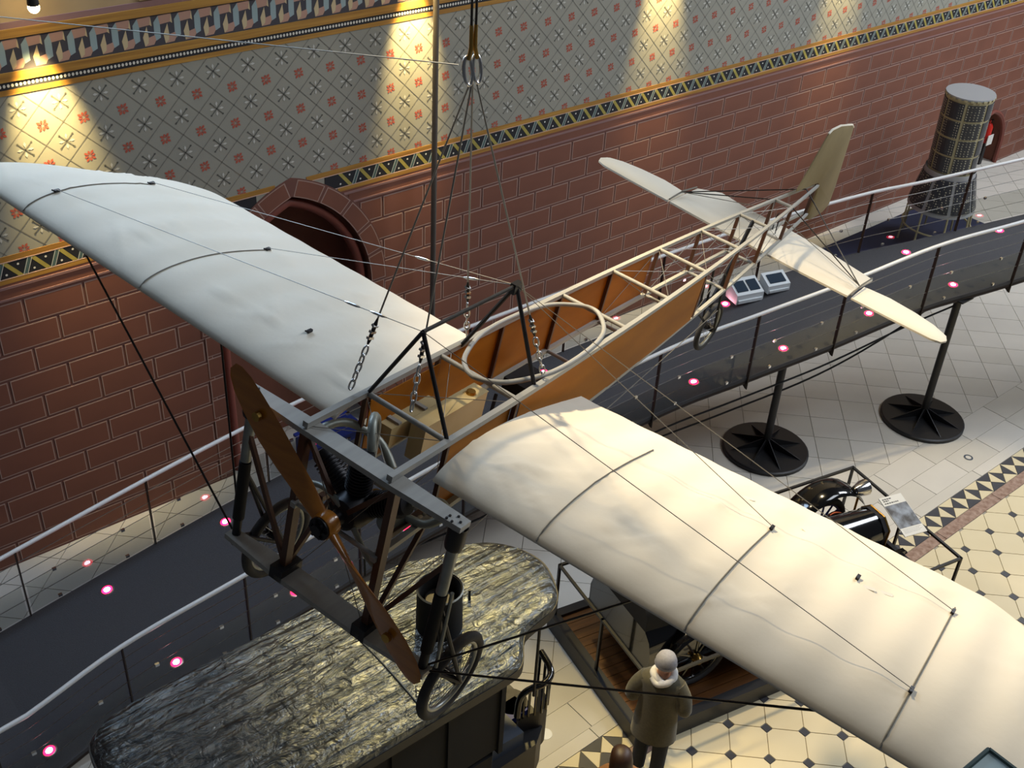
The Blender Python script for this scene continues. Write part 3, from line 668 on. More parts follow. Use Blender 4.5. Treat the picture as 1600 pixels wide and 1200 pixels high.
# landing-gear beams and columns
BHF = .80
def beam(z, w, taper, name, mt, a0=.02):
    m = MB(); sts = [-BHF, -.34, 0, .34, BHF]; ww = [w*taper, w, w, w, w*taper]; vs = []
    for s, q in zip(sts, ww): vs += [A_(a0-q/2, s, z-.018), A_(a0+q/2, s, z-.018), A_(a0+q/2, s, z+.018), A_(a0-q/2, s, z+.018)]
    m.add(vs, [(i*4+a, i*4+(a+1) % 4, i*4+4+(a+1) % 4, i*4+4+a) for i in range(4) for a in range(4)]+[(3, 2, 1, 0), (16, 17, 18, 19)])
    return m.build(name, mt, AC)
beam(-.045, .125, .75, 'top_beam', 'ash'); LBZ = -1.15; beam(LBZ, .16, .55, 'lower_beam', 'ash')
for sd in (1, -1):
    MB().bar(A_(.02, sd*.33, -.06), A_(.02, sd*.33, LBZ), .045, .06, up=(1, 0, 0)).build('gear_upright', 'ashside', AC)
    MB().bar(A_(.03, sd*.34, LBZ+.03), A_(.50, sd*.30, -.55), .03, .03).build('gear_strut', 'ashside', AC)
    MB().bar(A_(.03, sd*.31, -.12), A_(.03, -sd*.02, -.52), .024, .03).build('engine_strut', 'ashside', AC)
    MB().bar(A_(.02, sd*.33, LBZ+.05), A_(.02, sd*.74, -.35), .025, .03).build('gear_diagonal', 'ashside', AC)
    MB().box(-.06, .12, -sd*.33-.05, -sd*.33+.05, LBZ-.02, LBZ+.07).build('beam_fitting', 'gunmetal', AC)
    for q in range(5): MB().lathe([(0, .006), (.008, .006), (.008, 0)], 8, c=(-.02+.03*(q % 3), -sd*(.70+.035*(q//2)), -.026)).build('bolt', 'gunmetal', AC)
    s = sd*.755
    MB().lathe([(.055, -.07), (.055, -.20), (.05, -.22)], 16, c=(.03, -s, 0)).build('column_cap', 'gunmetal', AC, smooth=40)
    MB().tube([A_(.03, s, -.04), A_(.03, s, -.55)], .034, 14).build('column_tube', 'alu', AC, smooth=60)
    MB().tube([A_(.03, s, -.50), A_(.03, s, LBZ-.06)], .028, 12).build('column_tube', 'gunmetal', AC, smooth=60)
    MB().tube([A_(.07, s+sd*.045, -.55), A_(.10, s+sd*.05, LBZ)], .012, 8).build('guide_rod', 'alu', AC)
    MB().tube([A_(.03, s, -.56), A_(.03, s, -1.0)], .038, 12).build('spring_sleeve', 'blackmatt', AC, smooth=60)
    # trailing wheel with forks
    wc = A_(.33, sd*.80, -1.40) if sd > 0 else A_(.46, sd*.78, -1.43)
    for q in (-1, 1):
        MB().tube([A_(.03, s, -.62), wc+A_(0, q*.075, 0)], .014, 8).build('fork_arm', 'gunmetal', AC); MB().tube([A_(.03, s, LBZ+.0), wc+A_(0, q*.075, 0)], .014, 8).build('fork_arm', 'gunmetal', AC)
    def wheel(name, c, R, tr, mt, nsp=28):
        w = thing(name, None, None); w.parent = AC; w.location = c
        MB().tube([(R*cos(2*pi*k/40), 0, R*sin(2*pi*k/40)) for k in range(40)], tr, 10, closed=True).build('tyre', mt, w, smooth=60)
        MB().tube([((R-tr)*cos(2*pi*k/40), 0, (R-tr)*sin(2*pi*k/40)) for k in range(40)], tr*.55, 8, closed=True).build('rim', 'alu', w, smooth=60)
        MB().lathe([(.02, -.07), (.035, -.06), (.035, .06), (.02, .07)], 12, axis='y').build('hub', 'gunmetal', w, smooth=40)
        m = MB()
        for k in range(nsp):
            a = 2*pi*k/nsp; b = a+(.5 if k % 2 else -.5); y = .05*(1 if k % 4 < 2 else -1)
            m.tube([(.033*cos(b), y, .033*sin(b)), ((R-tr*1.3)*cos(a), 0, (R-tr*1.3)*sin(a))], .0022, 4)
        m.build('spokes', 'steel', w); return w
    wheel('main_wheel', wc, .275, .034, 'rubber')
tw = wheel('tail_wheel', A_(5.36, .02, -1.05), .225, .026, 'rubber', 20)
MB().tube([A_(5.15, .07, -.40), A_(5.36, .08, -1.05)], .012, 8).tube([A_(5.15, -.05, -.40), A_(5.36, -.05, -1.05)], .012, 8).tube([A_(4.87, 0, -.42), A_(5.0, 0, -.80), A_(5.36, .03, -1.05)], .012, 8).build('tail_wheel_fork', 'gunmetal', AC)
MB().tube([A_(5.612, .0, .0), A_(5.36, 0, -.55)], .02, 8).tube([A_(5.36, 0, -.55), A_(5.22, 0, -.80)], .026, 8).build('tail_strut', 'gunmetal', AC)
MB().tube([A_(.0, .3, LBZ), A_(5.2, .1, -.78)], .004, 5).build('skid_wire', 'wire', AC)
# wings
LEA, TEA = .32, 2.03; SPAN = 4.08; ROOT = .37
def wing(sd):
    rng = random.Random(3+sd); ns, nc = 150, 36
    def te(s):
        s0 = 3.0
        if s < s0: return TEA
        t = (s-s0)/(SPAN-s0); return LEA+.25+(TEA-LEA-.25)*(1-t**2.4)**.62
    def le(s):
        t = max(0, (s-3.75)/(SPAN-3.75)); return LEA+.25*(1-sqrt(max(0, 1-t*t)))
    def z(s, t):
        zl = -.155+.025*s; zt = (-.30+.055*s) if sd > 0 else (-.30+.004*s)
        ch = (te(s)-le(s))/(TEA-LEA)
        zz_ = zl*(1-t)+zt*t+.150*ch*sin(pi*t**.65)
        ph = (s-ROOT)/.315*pi; sag = -(.017 if sd > 0 else .012)*(sin(ph)**2)*min(1, t*5)*min(1, (1-t)*6+.3)
        return zz_+sag
    wr = [(rng.uniform(.5, 3.9), rng.uniform(.1, .9), rng.uniform(-.9, .9), rng.uniform(.12, .4), rng.uniform(.010, .018)) for _ in range(36)]
    def wrinkle(s, a):
        h = 0
        for s0, a0, an, ln, wd_ in wr:
            a0_ = LEA+a0*(TEA-LEA); ds, da = s-s0, a-a0_; u = ds*cos(an)+da*sin(an); v = -ds*sin(an)+da*cos(an)
            if abs(u) < ln*2 and abs(v) < .08: h += .010*math.exp(-(u/ln)**2-(v/wd_)**2)
        return h
    up_, lo_ = [], []
    for i in range(ns+1):
        s = ROOT+(SPAN-ROOT)*i/ns
        for j in range(nc+1):
            t = (j/nc)**1.25; a = le(s)+(te(s)-le(s))*t; zz_ = z(s, t)
            up_.append(A_(a, sd*s, zz_+wrinkle(s, a)))
            th = .012+.055*sin(pi*min(1, t**.6))*(1-t)
            lo_.append(A_(a, sd*s, zz_-th))
    m = MB(); n = nc+1
    m.add(up_, [(i*n+j, i*n+j+1, (i+1)*n+j+1, (i+1)*n+j) for i in range(ns) for j in range(nc)])
    m.add(lo_, [(i*n+j, (i+1)*n+j, (i+1)*n+j+1, i*n+j+1) for i in range(ns) for j in range(nc)])
    U = len(up_); ed = []
    for i in range(ns): ed += [(i*n, (i+1)*n, U+(i+1)*n, U+i*n), (i*n+nc, U+i*n+nc, U+(i+1)*n+nc, (i+1)*n+nc)]
    for j in range(nc): ed += [(j, U+j, U+j+1, j+1), (ns*n+j, ns*n+j+1, U+ns*n+j+1, U+ns*n+j)]
    b = len(m.v)
    m.f += ed; m.m += [0]*len(ed)
    w = m.build('wing', 'linen', AC, smooth=60)
    w['label'] = 'linen wing over the car with three rib cords' if sd > 0 else 'linen wing beside the painted wall with two rib cords'
    def P(s, t, dz=.004):
        a = le(s)+(te(s)-le(s))*t; return A_(a, sd*s, z(s, t)+wrinkle(s, a)+dz)
    for s, t0, t1 in ([(1.08, 0, .82), (2.0, 0, .68), (3.06, 0, .80)] if sd > 0 else [(2.08, 0, .70), (3.25, 0, .68)]):
        MB().tube([P(s, t0+(t1-t0)*k/24) for k in range(25)], .0048, 5).build('rib_cord', 'cord', w)
    for s, t in ([(3.06, .21), (3.06, .75), (2.0, .66), (2.55, .62)] if sd > 0 else [(3.25, .16), (3.25, .66), (2.08, .68), (1.0, .25)]):
        c = P(s, t, .012); MB().box(-.02, .02, -.010, .010, -.008, .009).tube([(-.015, 0, 0), (-.04, .0, .014)], .006, 6).build('wire_anchor', 'gunmetal', w, loc=c)
    for s, t in ([(1.75, .83), (2.15, .80), (2.63, .60), (2.72, .64)] if sd > 0 else []):
        c = P(s, t, .002); MB().box(-.012, .012, -.035, .035, 0, .003).build('paper_tag', 'paper', w, loc=c, rot=(0, -.1, rng.uniform(-.6, .6)))
    return P, w
PP, WP = wing(1); PS, WS = wing(-1)
# cabane
FA, RA = A_(.478, 0, .59), A_(1.411, 0, .60)
for sd in (1, -1):
    MB().tube([A_(.50, sd*.30, 0), FA], .013, 8).build('cabane_strut', 'gunmetal', AC); MB().tube([A_(1.43, sd*.295, 0), RA], .014, 8).build('cabane_strut', 'gunmetal', AC)
MB().tube([FA, RA], .012, 8).build('cabane_tube', 'iron', AC); MB().box(1.37, 1.45, -.02, .02, .55, .62).build('cabane_head', 'gunmetal', AC)
# rigging wires over the wings
def rig(p, q, r=.0026, name='rigging_wire', mt='wire'): return MB().tube([p, q], r, 5).build(name, mt, AC)
for q in (PP(3.06, .21, .02),): rig(FA, q)
for q in (PP(3.06, .75, .02), PP(2.0, .66, .02)): rig(RA, q)
for q in (PS(3.25, .16, .02),): rig(FA, q)
for q in (PS(3.25, .66, .02), PS(2.08, .68, .02)): rig(RA, q)
# turnbuckles on the wires
for a, b, f_ in ((FA, PS(3.25, .16, .02), .16), (FA, PS(3.25, .16, .02), .10), (RA, PS(3.25, .66, .02), .22), (RA, PS(2.08, .68, .02), .16)):
    c = a.lerp(b, f_); d = (b-a).normalized(); MB().tube([c-d*.06, c-d*.03, c+d*.03, c+d*.06], [.004, .009, .009, .004], 8).build('turnbuckle', 'steel', AC)
# flying straps under the wings
for sd, P in ((1, PP), (-1, PS)):
    low = A_(.03, sd*.70, LBZ-.05)
    for s in ((1.75, 2.9) if sd > 0 else (1.45, 2.85)): rig(low, P(s, .06, -.05), .0075, 'flying_strap', 'iron')
    for s in (1.6, 2.9): rig(A_(1.5, sd*.02, -.95), P(s, .68, -.06), .003)
MB().tube([A_(1.2, .2, -.56), A_(1.5, 0, -.95), A_(1.9, .2, -.53)], .014, 8).tube([A_(1.2, -.2, -.56), A_(1.5, 0, -.95), A_(1.9, -.2, -.53)], .014, 8).build('pylon', 'gunmetal', AC)
for a0, s0, z0, a1, s1, z1 in ((.0, -.30, -.02, .497, .30, 0), (.497, -.3, -.03, 0, .30, -.05), (.5, -.3, 0, 1.2, .3, -.02), (0.02, -.30, LBZ+.02, .02, .30, -.1), (.02, .3, LBZ+.02, .02, -.3, -.1), (1.2, .29, -.03, .5, .1, -.5), (1.3, -.28, .0, .55, .28, -.5)): rig(A_(a0, s0, z0), A_(a1, s1, z1))
# propeller
HUB = A_(-.10, 0, -.49); pa = .92
PR = thing('propeller', None, None); PR.parent = AC; PR.location = HUB
def blade(sgn):
    dirv = A_(0, sin(pa), -cos(pa))*sgn; tang = A_(1, 0, 0).cross(dirv).normalized(); ax = A_(1, 0, 0); rings = []
    for r, ch, th, an, off in ((.03, .085, .075, 58, 0), (.12, .10, .065, 48, 0), (.25, .125, .045, 34, .0), (.42, .16, .034, 20, -.008), (.60, .20, .026, 10, -.012), (.78, .205, .020, 5, -.008), (.92, .18, .015, 3, .0), (1.0, .125, .011, 2, .006), (1.035, .06, .007, 2, .01)):
        an = radians(an); cdir = tang*cos(an)+ax*sin(an)*1; nd = dirv.cross(cdir).normalized(); ring = []
        for q in range(14):
            u = 2*pi*q/14; x = cos(u)*ch/2; y = sin(u)*th/2*(1.0 if sin(u) > 0 else .5); ring.append(dirv*r+cdir*(x+off)+nd*y)
        rings.append(ring)
    return rings
mP = MB(); mP.loft(blade(1)); mP.loft(blade(-1)); mP.lathe([(.0, -.05), (.075, -.045), (.085, 0), (.075, .045), (0, .05)], 20, axis='x')
mP.build('blades', 'walnut', PR, smooth=50)
mh = MB().lathe([(0, -.085), (.035, -.085), (.035, -.06), (.07, -.058), (.07, -.045)], 18, axis='x')
for k in range(6): mh.lathe([(0, -.075), (.011, -.075), (.011, -.05)], 6, c=(0, .05*cos(k*pi/3), .05*sin(k*pi/3)), axis='x')
mh.build('hub_flange', 'gunmetal', PR, smooth=30)
for sgn in (1, -1):
    d = A_(0, sin(pa), -cos(pa))*sgn*.72
    MB().lathe([(0, -.045), (.028, -.043), (.03, -.02)], 14, c=tuple(d), axis='x').build('badge', 'brass', PR)
# three-cylinder fan engine
EN = thing('engine', None, None); EN.parent = AC; EN.location = A_(.15, 0, -.49)
MB().lathe([(.03, -.24), (.05, -.14), (.10, -.12), (.125, -.05), (.125, .07), (.08, .12), (.03, .14), (0, .14)], 20, axis='x').build('crankcase', 'gunmetal', EN, smooth=40)
for k, an in enumerate((0, 58, -58)):
    d = Vector((0, sin(radians(an)), cos(radians(an)))); m = MB()
    prof = [(.06, .10)]
    for q in range(9): prof += [(.062, .14+q*.022), (.082, .142+q*.022), (.082, .150+q*.022), (.062, .152+q*.022)]
    prof += [(.065, .345), (.06, .38), (.0, .39)]
    Rm_ = d.to_track_quat('Z', 'X').to_matrix(); b = MB().lathe(prof, 18)
    m.add([Rm_ @ Vector(v)+Vector((.02*k, 0, 0)) for v in b.v], b.f); m.build('cylinder', 'gunmetal', EN, smooth=30)
for pts in ([(.06, .0, .38), (.07, .02, .44), (.12, .07, .50), (.20, .12, .49), (.25, .13, .42), (.25, .12, .25), (.22, .1, .12)], [(.06, -.34, .22), (.10, -.42, .26), (.18, -.47, .22), (.24, -.46, .10), (.22, -.36, -.02), (.2, -.2, -.04)], [(.06, .34, .22), (.10, .40, .28), (.30, .36, .26), (.42, .2, .16), (.40, .05, .05)]):
    MB().tube(smoothpts(pts, 6), .027, 10).build('engine_pipe', 'pipe', EN, smooth=60)
m = MB().lathe([(.0, -.10), (.06, -.09), (.065, -.02), (.065, .06), (.0, .07)], 18, axis='x', c=(.16, -.18, -.06)); m.build('magneto', 'alu', EN, smooth=40)
MB().tube(smoothpts([(-.10, .27, .06), (-.11, .16, .10), (-.12, .03, .07), (-.10, -.10, -.06), (-.08, -.20, -.20), (-.06, -.30, -.26)], 6), .018, 8).build('mount_bar', 'pipe', EN, smooth=60)
[MB().box(-.02, .5, y_-.02, y_+.02, -.10, -.06).build('engine_bearer', 'ashside', EN) for y_ in (-.24, .24)]
MB().lathe([(.0, .0), (.05, .01), (.06, .1), (.03, .14), (0, .14)], 16, c=(.27, .05, -.2)).build('carburettor', 'brass', EN, smooth=40)
# tail
TZ, TT = -.40, .055
def tailz(s): return TZ-TT*s
def panel(name, parent, outline, th, mt, camber=0.):
    m = MB(); n = len(outline); cx = sum(p[0] for p in outline)/n; cy = sum(p[1] for p in outline)/n
    rings = []
    for k, dz in ((1.0, -th*.2), (1.0, th*.2), (.90, th*.5), (.55, th*.8)): rings.append([A_(cx+(a-cx)*k, cy+(s-cy)*k, tailz(cy+(s-cy)*k)+dz) for a, s in outline])
    return m.loft(rings).build(name, mt, parent, smooth=50)
TP_ = panel('tailplane', AC, [(6.02, -1.0), (6.0, -.5), (6.0, .5), (6.02, .98), (6.20, .98), (6.66, 1.02), (6.76, .55), (6.82, 0), (6.80, -.5), (6.86, -.80), (6.66, -1.0), (6.30, -1.0)], .05, 'linen')
for sd in (1, -1):
    e = panel('elevator', TP_, [(6.02, sd*1.02), (6.03, sd*1.5), (6.05, sd*1.82), (6.09, sd*1.91), (6.18, sd*1.94), (6.27, sd*1.91), (6.35, sd*1.78), (6.41, sd*1.55), (6.44, sd*1.25), (6.40, sd*1.02)], .045, 'linen')
    MB().tube([A_(6.02, sd*1.01, tailz(sd)+.03), A_(6.3, sd*1.01, tailz(sd)+.055), A_(6.66, sd*1.01, tailz(sd)+.02)], .008, 6).build('hinge_rib', 'cord', e)
    rig(A_(6.354, sd*hw(6.354), 0), A_(6.25, sd*1.0, tailz(sd)+.06), .006, 'tail_stay', 'iron'); rig(A_(6.0, sd*hw(6.0), 0.), A_(6.25, sd*1.0, tailz(sd)+.06), .004, 'tail_stay', 'wire')
    rig(A_(6.95, 0, .02), A_(6.25, sd*1.0, tailz(sd)+.06), .006, 'tail_stay', 'iron')
MB().tube(smoothpts([A_(6.45, .0, TZ+.05), A_(6.42, 0, TZ+.20), A_(6.50, 0, TZ+.22)], 5), .006, 6).tube(smoothpts([A_(6.52, -.06, TZ+.05), A_(6.50, -.06, TZ+.2), A_(6.56, -.06, TZ+.22)], 5), .006, 6).build('elevator_horn', 'gunmetal', AC)
rud = [(6.62, .07), (6.82, .36), (6.98, .61), (7.06, .64), (7.30, .64), (7.72, .58), (7.80, .54), (7.84, .40), (8.02, -.20), (8.04, -.40), (7.90, -.46), (7.50, -.46), (7.34, -.40), (7.31, -.05), (7.22, .03)]
m = MB(); n = len(rud); cx = sum(p[0] for p in rud)/n; cy = sum(p[1] for p in rud)/n; rings = []
for k, dy in ((.9, -.02), (1, -.006), (1, .006), (.9, .02)): rings.append([Vector((cx+(a-cx)*k, dy, cy+(z_-cy)*k)) for a, z_ in rud])
RD = m.loft(rings).build('rudder', 'rudder', AC, smooth=50)
MB().tube([Vector((a, 0, z_)) for a, z_ in rud[2:7]], .012, 6).build('rudder_edge', 'linen', RD)
# ================================================================== suspension
HK = Vector((3.73, 4.67, 7.92))
def chain_rope(name, lab, top, q, nl=5, grp='cables carrying the monoplane'):
    q = Vector(q); top = Vector(top); d = (top-q).normalized(); t = thing(name, lab, 'cable', q, group=grp)
    ln = (top-q).length; L0 = .04
    MB().tube([d*(L0+nl*.055+.16), d*ln], .0055, 6).build('rope', 'wire', t)
    x = d.cross(Vector((0, 0, 1))).normalized() if abs(d.z) < .99 else Vector((1, 0, 0)); y = d.cross(x)
    for k in range(nl):
        c = d*(.03+k*.055+L0*.5); sdv = x if k % 2 else y
        MB().tube([c+d*(.036*cos(a))+sdv*(.017*sin(a)) for a in [2*pi*j/12 for j in range(12)]], .006, 6, closed=True).build('chain_link', 'steel', t, smooth=60)
    c0 = d*(L0+nl*.055); MB().tube([c0, c0+d*.03, c0+d*.13, c0+d*.17], [.006, .012, .012, .005], 8).build('rope_clamp', 'iron', t, smooth=50)
    for k in range(3): MB().box(-.02, .02, -.012, .012, -.007, .007).build('clamp_nut', 'steel', t, loc=c0+d*(.04+k*.04), rot=(.3*k, .4, .2))
    return t
chain_rope('suspension_cable', 'steel cable with chain hooked at wall side wing root in front of cabane', HK+Vector((-.02, .0, -.10)), AW(.38, -.35, .03))
chain_rope('suspension_cable', 'steel cable with chain hooked at the cross tube behind the engine', HK+Vector((-.02, -.02, -.10)), AW(.50, .02, .03))
chain_rope('suspension_cable', 'steel cable with chain dropping into the cockpit ring', HK+Vector((.02, -.02, -.10)), AW(1.55, .28, .03))
chain_rope('suspension_cable', 'steel cable with chain hooked on wall side of the cockpit rim', HK+Vector((.02, .02, -.10)), AW(1.50, -.31, .03))
hk = thing('lifting_shackle', 'pair of bright steel shackles gathering the suspension cables', 'shackle', HK)
for sd in (-1, 1):
    MB().tube([(sd*.03+.028*cos(a)*1, .03*sin(a)*.4, -.02+.075*sin(a)) for a in [2*pi*j/16 for j in range(16)]], .011, 8, closed=True).build('shackle_ring', 'steel', hk, smooth=60)
    MB().tube([(sd*.03, 0, .04), (sd*.012, 0, .10), (sd*.015, 0, .22)], [.012, .013, .010], 8).build('thimble', 'brass', hk, smooth=50)
    MB().tube([(sd*.015, 0, .2), (sd*.03, .0, 3.6)], .007, 6).build('hoist_rope', 'iron', hk)
e0 = CAM+ray(-90, 17)*8.2
MB().tube([(e0-HK).normalized()*.09, e0-HK], .004, 5).build('stay_cord', 'white', None, loc=HK, label='thin white cord stretched from the shackle toward the wall lamp', cat='cord')
pz = onwall(678, 300); P0 = Vector((8.30, 11.12, 0))
pl_ = thing('hanging_pole', 'tall dark steel pole standing close to the painted wall', 'pole', P0)
MB().tube([(0, 0, 0), (0, 0, 11)], .037, 12).build('pole_tube', 'poleiron', pl_, smooth=60); MB().lathe([(0, .03), (.12, .03), (.12, 0)], 20).build('foot_plate', 'iron', pl_)
# ================================================================== steam bus with silvered canopy
def wp(pts, c): return [(x-c[0], y-c[1]) for x, y in pts]
BC = (3.3, 5.5)
BUS = thing('steam_bus', 'black steam bus with a silvered cloth canopy and chimney under the propeller', 'bus', (BC[0], BC[1], 0))
ol = [(1.38, 4.98), (1.50, 4.80), (1.75, 4.74), (2.9, 4.735), (3.75, 4.735), (4.40, 4.74), (4.56, 4.79), (4.66, 4.90), (4.76, 4.99), (4.95, 5.03), (5.15, 5.07), (5.29, 5.18), (5.40, 5.40), (5.44, 5.60), (5.38, 5.86), (5.22, 6.08), (5.02, 6.18), (4.80, 6.20), (4.66, 6.24), (4.50, 6.32), (4.30, 6.345), (3.5, 6.32), (2.3, 6.32), (1.75, 6.31), (1.50, 6.24), (1.38, 6.06), (1.34, 5.5)]
ol = [(p.x, p.y) for p in smoothpts([(a, b, 0) for a, b in ol]+[(ol[0][0], ol[0][1], 0)], 3)[:-1]]
lo = wp(ol, BC); m = MB(); n = len(lo)
def zroof(x, y): return 2.70+.09*(1-(y/.8)**2)+.03*(1-((x-.0)/2.1)**2)
rings = []
for k in (1.0, .97, .9, .75, .55, .3, .08): rings.append([(x*k, y*k+.02*(1-k), zroof(x*k, y*k)-(.07 if k == 1.0 else 0)) for x, y in lo])
m.loft(rings, cap=False).add([], []); c_i = len(m.v); m.add([(0, .02, zroof(0, 0))], [])
lastb = (len(rings)-1)*n; m.f += [(lastb+i, lastb+(i+1) % n, c_i) for i in range(n)]; m.m += [0]*n
m.build('canopy', 'rooffoil', BUS, smooth=50)
m = MB(); m.loft([[(x*1.002, y*1.002, zroof(x, y)-.16) for x, y in lo], [(x*1.002, y*1.002, zroof(x, y)-.06) for x, y in lo], [(x*.97, y*.97, zroof(x, y)-.06) for x, y in lo], [(x*.97, y*.97, zroof(x, y)-.16) for x, y in lo]], cap=False); m.build('canopy_valance', 'black', BUS)
m = MB()
for px0, py0, px1, py1 in ((503, 948, 652, 1102), (580, 992, 660, 1060)):
    a, b = at(px0, py0, 2.75), at(px1, py1, 2.75); pts = []
    for k in range(21):
        q = a.lerp(b, k/20)-Vector((BC[0], BC[1], 0)); pts.append((q.x, q.y, zroof(q.x, q.y)+.004))
    MB().tube(pts, .008 if px0 == 503 else .004, 5).build('canopy_seam', 'leather', BUS)
ch = at(686, 985, 2.74)-Vector((BC[0], BC[1], 0))
MB().lathe([(.20, 2.70), (.19, 3.20), (.195, 3.23), (.18, 3.235), (.17, 3.2), (.17, 3.0)], 32, c=(ch.x, ch.y, 0)).build('chimney', 'blackmatt', BUS, smooth=40)
MB().lathe([(.195, 3.225), (.20, 3.235), (.19, 3.245)], 32, c=(ch.x, ch.y, 0)).build('chimney_rim', 'alu', BUS)
MB().lathe([(0, 3.10), (.115, 3.10), (.12, 3.12), (.125, 3.10), (.13, 3.0)], 28, c=(ch.x, ch.y, 0)).build('chimney_inner_pipe', 'iron', BUS, smooth=40)
for px, py in ((733, 945), (570, 895)):
    q = at(px, py, 2.75)-Vector((BC[0], BC[1], 0)); MB().tube([(q.x, q.y, 2.72), (q.x, q.y, 2.93)], .012, 8).build('roof_pin', 'black', BUS)
# body
MB().prism(wp([(1.55, 4.92), (4.40, 4.92), (4.52, 5.05), (4.52, 6.02), (4.40, 6.14), (1.55, 6.14)], BC), .55, 1.45).build('lower_body', 'blackmatt', BUS)
for y, sg in ((4.93, -1), (6.13, 1)):
    for k in range(6):
        x = 1.6+k*.57; MB().box(x-BC[0], x+.05-BC[0], y-.03-BC[1], y+.03-BC[1], 1.45, 2.6).build('pillar', 'blackmatt', BUS)
    for k in range(5):
        x = 1.65+k*.57; MB().box(x-BC[0], x+.52-BC[0], y-.006-BC[1], y+.006-BC[1], 1.50, 2.45).build('side_curtain', 'blackmatt', BUS)
for x in (1.6, 4.46):
    MB().box(x-BC[0], x+.03-BC[0], 4.95-BC[1], 6.11-BC[1], 1.45, 2.45).build('end_panel', 'blackmatt', BUS)
for x in (2.0, 4.2):
    for y in (4.80, 6.28):
        w = thing('wheel', None, None); w.parent = BUS; w.location = (x-BC[0], y-BC[1], .55 if x < 3 else .45); R = w.location.z-.03
        MB().tube([(R*cos(2*pi*k/36), 0, R*sin(2*pi*k/36)) for k in range(36)], .03, 8, closed=True).build('tyre', 'iron', w, smooth=60)
        m = MB()
        for k in range(12): m.tube([(.06*cos(k*pi/6), 0, .06*sin(k*pi/6)), (R*cos(k*pi/6), 0, R*sin(k*pi/6))], .016, 6)
        m.build('spokes', 'black', w); MB().lathe([(0, -.09), (.07, -.08), (.07, .08), (0, .09)], 14, axis='y').build('hub', 'black', w)
MB().box(-1.4, 1.6, -.45, .45, .40, .56).build('chassis', 'blackmatt', BUS)
# driver's bay with curved slatted bench
fx0, fx1 = 4.52, 5.28
MB().prism(wp([(4.5, 5.0), (5.02, 5.0), (5.20, 5.12), (5.28, 5.35), (5.28, 5.75), (5.15, 6.0), (4.9, 6.08), (4.5, 6.08)], BC), .55, 1.05).build('driver_platform', 'black', BUS)
MB().prism(wp([(4.56, 5.1), (4.92, 5.08), (4.92, 5.98), (4.56, 5.98)], BC), 1.05, 1.22).build('driver_seat', 'leather', BUS)
arm = [at(845, 1018, 1.72), at(858, 1040, 1.70), at(860, 1055, 1.68), at(850, 1068, 1.66), at(832, 1075, 1.64), at(818, 1084, 1.60), at(811, 1098, 1.50), at(808, 1120, 1.35)]
arm = [Vector((p.x-BC[0], p.y-BC[1], p.z)) for p in arm]; ap = smoothpts(arm, 5)
MB().tube(ap, .034, 8).build('bench_rail', 'blackgloss', BUS, smooth=60)
for k in range(0, len(ap)-3, 3):
    p = ap[k]; MB().tube([p, (p.x, p.y, 1.25)], .014, 6).build('bench_slat', 'blackgloss', BUS)
pl3 = [(p.x, p.y) for p in ap]; m = MB(); m.add([(x, y, 1.28) for x, y in pl3]+[(x, y, .75) for x, y in pl3], [(i, i+1, len(pl3)+i+1, len(pl3)+i) for i in range(len(pl3)-1)]); m.build('bench_side', 'black', BUS, fix=False)
p = at(843, 985, 2.55); MB().tube([(p.x-BC[0], p.y-BC[1], 2.6), (p.x-BC[0], p.y-BC[1], 1.7)], .014, 8).build('canopy_post', 'black', BUS)
q = at(795, 1110, 1.2); MB().box(q.x-BC[0]-.22, q.x-BC[0]+.16, q.y-BC[1]-.1, q.y-BC[1]+.1, 1.12, 1.2).build('step_board', 'bluepaint', BUS)
q = at(800, 1085, 1.3); MB().lathe([(0, 1.2), (.16, 1.2), (.18, 1.1), (.18, .9)], 20, c=(q.x-BC[0], q.y-BC[1], 0)).build('boiler_drum', 'iron', BUS, smooth=40)
# ================================================================== car on its platform
EX = Vector((.978, -.208, 0)).normalized(); EY = Vector((-EX.y, EX.x, 0)); PC = Vector((8.79, 5.37, 0)); prz = atan2(EX.y, EX.x)
HLX, HLY = 2.17, .93
PLT = thing('display_platform', 'low dark platform with brown boards carrying the vintage car', 'platform', PC, prz)
MB().box(-HLX-.06, HLX+.06, -HLY-.06, HLY+.06, 0, .16).build('platform_base', 'black', PLT)
for sy in (-1, 1): MB().box(-HLX-.06, HLX+.06, sy*HLY-.05 if sy > 0 else -HLY-.06, HLY+.06 if sy > 0 else -HLY+.05, .16, .23).build('platform_edge', 'black', PLT)
for sx in (-1, 1): MB().box(sx*HLX-(.06 if sx < 0 else .05), sx*HLX+(.05 if sx < 0 else .06), -HLY+.05, HLY-.05, .16, .23).build('platform_edge', 'black', PLT)
nbd = 14; wbd = (2*HLY-.1)/nbd; bmesh_ = MB().box(-HLX+.05, HLX-.05, .003, wbd-.003, 0, .03).mesh('board', 'wood_dark')
for k in range(nbd): link('board', bmesh_, PLT, (0, -HLY+.05+k*wbd, .16))
BAR = thing('barrier_rail', 'thin black barrier rail standing round the car platform', 'barrier', PC+Vector((0, 0, .0)), prz)
cor = [(-HLX, HLY), (HLX, HLY), (HLX, -HLY), (-HLX, -HLY)]; ZR = 1.0
for k in range(4):
    a, b = cor[k], cor[(k+1) % 4]; MB().bar((a[0], a[1], ZR), (b[0], b[1], ZR), .03, .03).build('rail', 'black', BAR)
for x, y in cor+[(0, HLY), (0, -HLY), (HLX, 0), (-HLX, 0)]: MB().bar((x, y, .23), (x, y, ZR+.015), .03, .03).build('post', 'black', BAR)
CAR = thing('vintage_car', 'black open vintage car with spoked wheels on the boarded platform', 'car', PC+Vector((0, 0, .19)), prz)
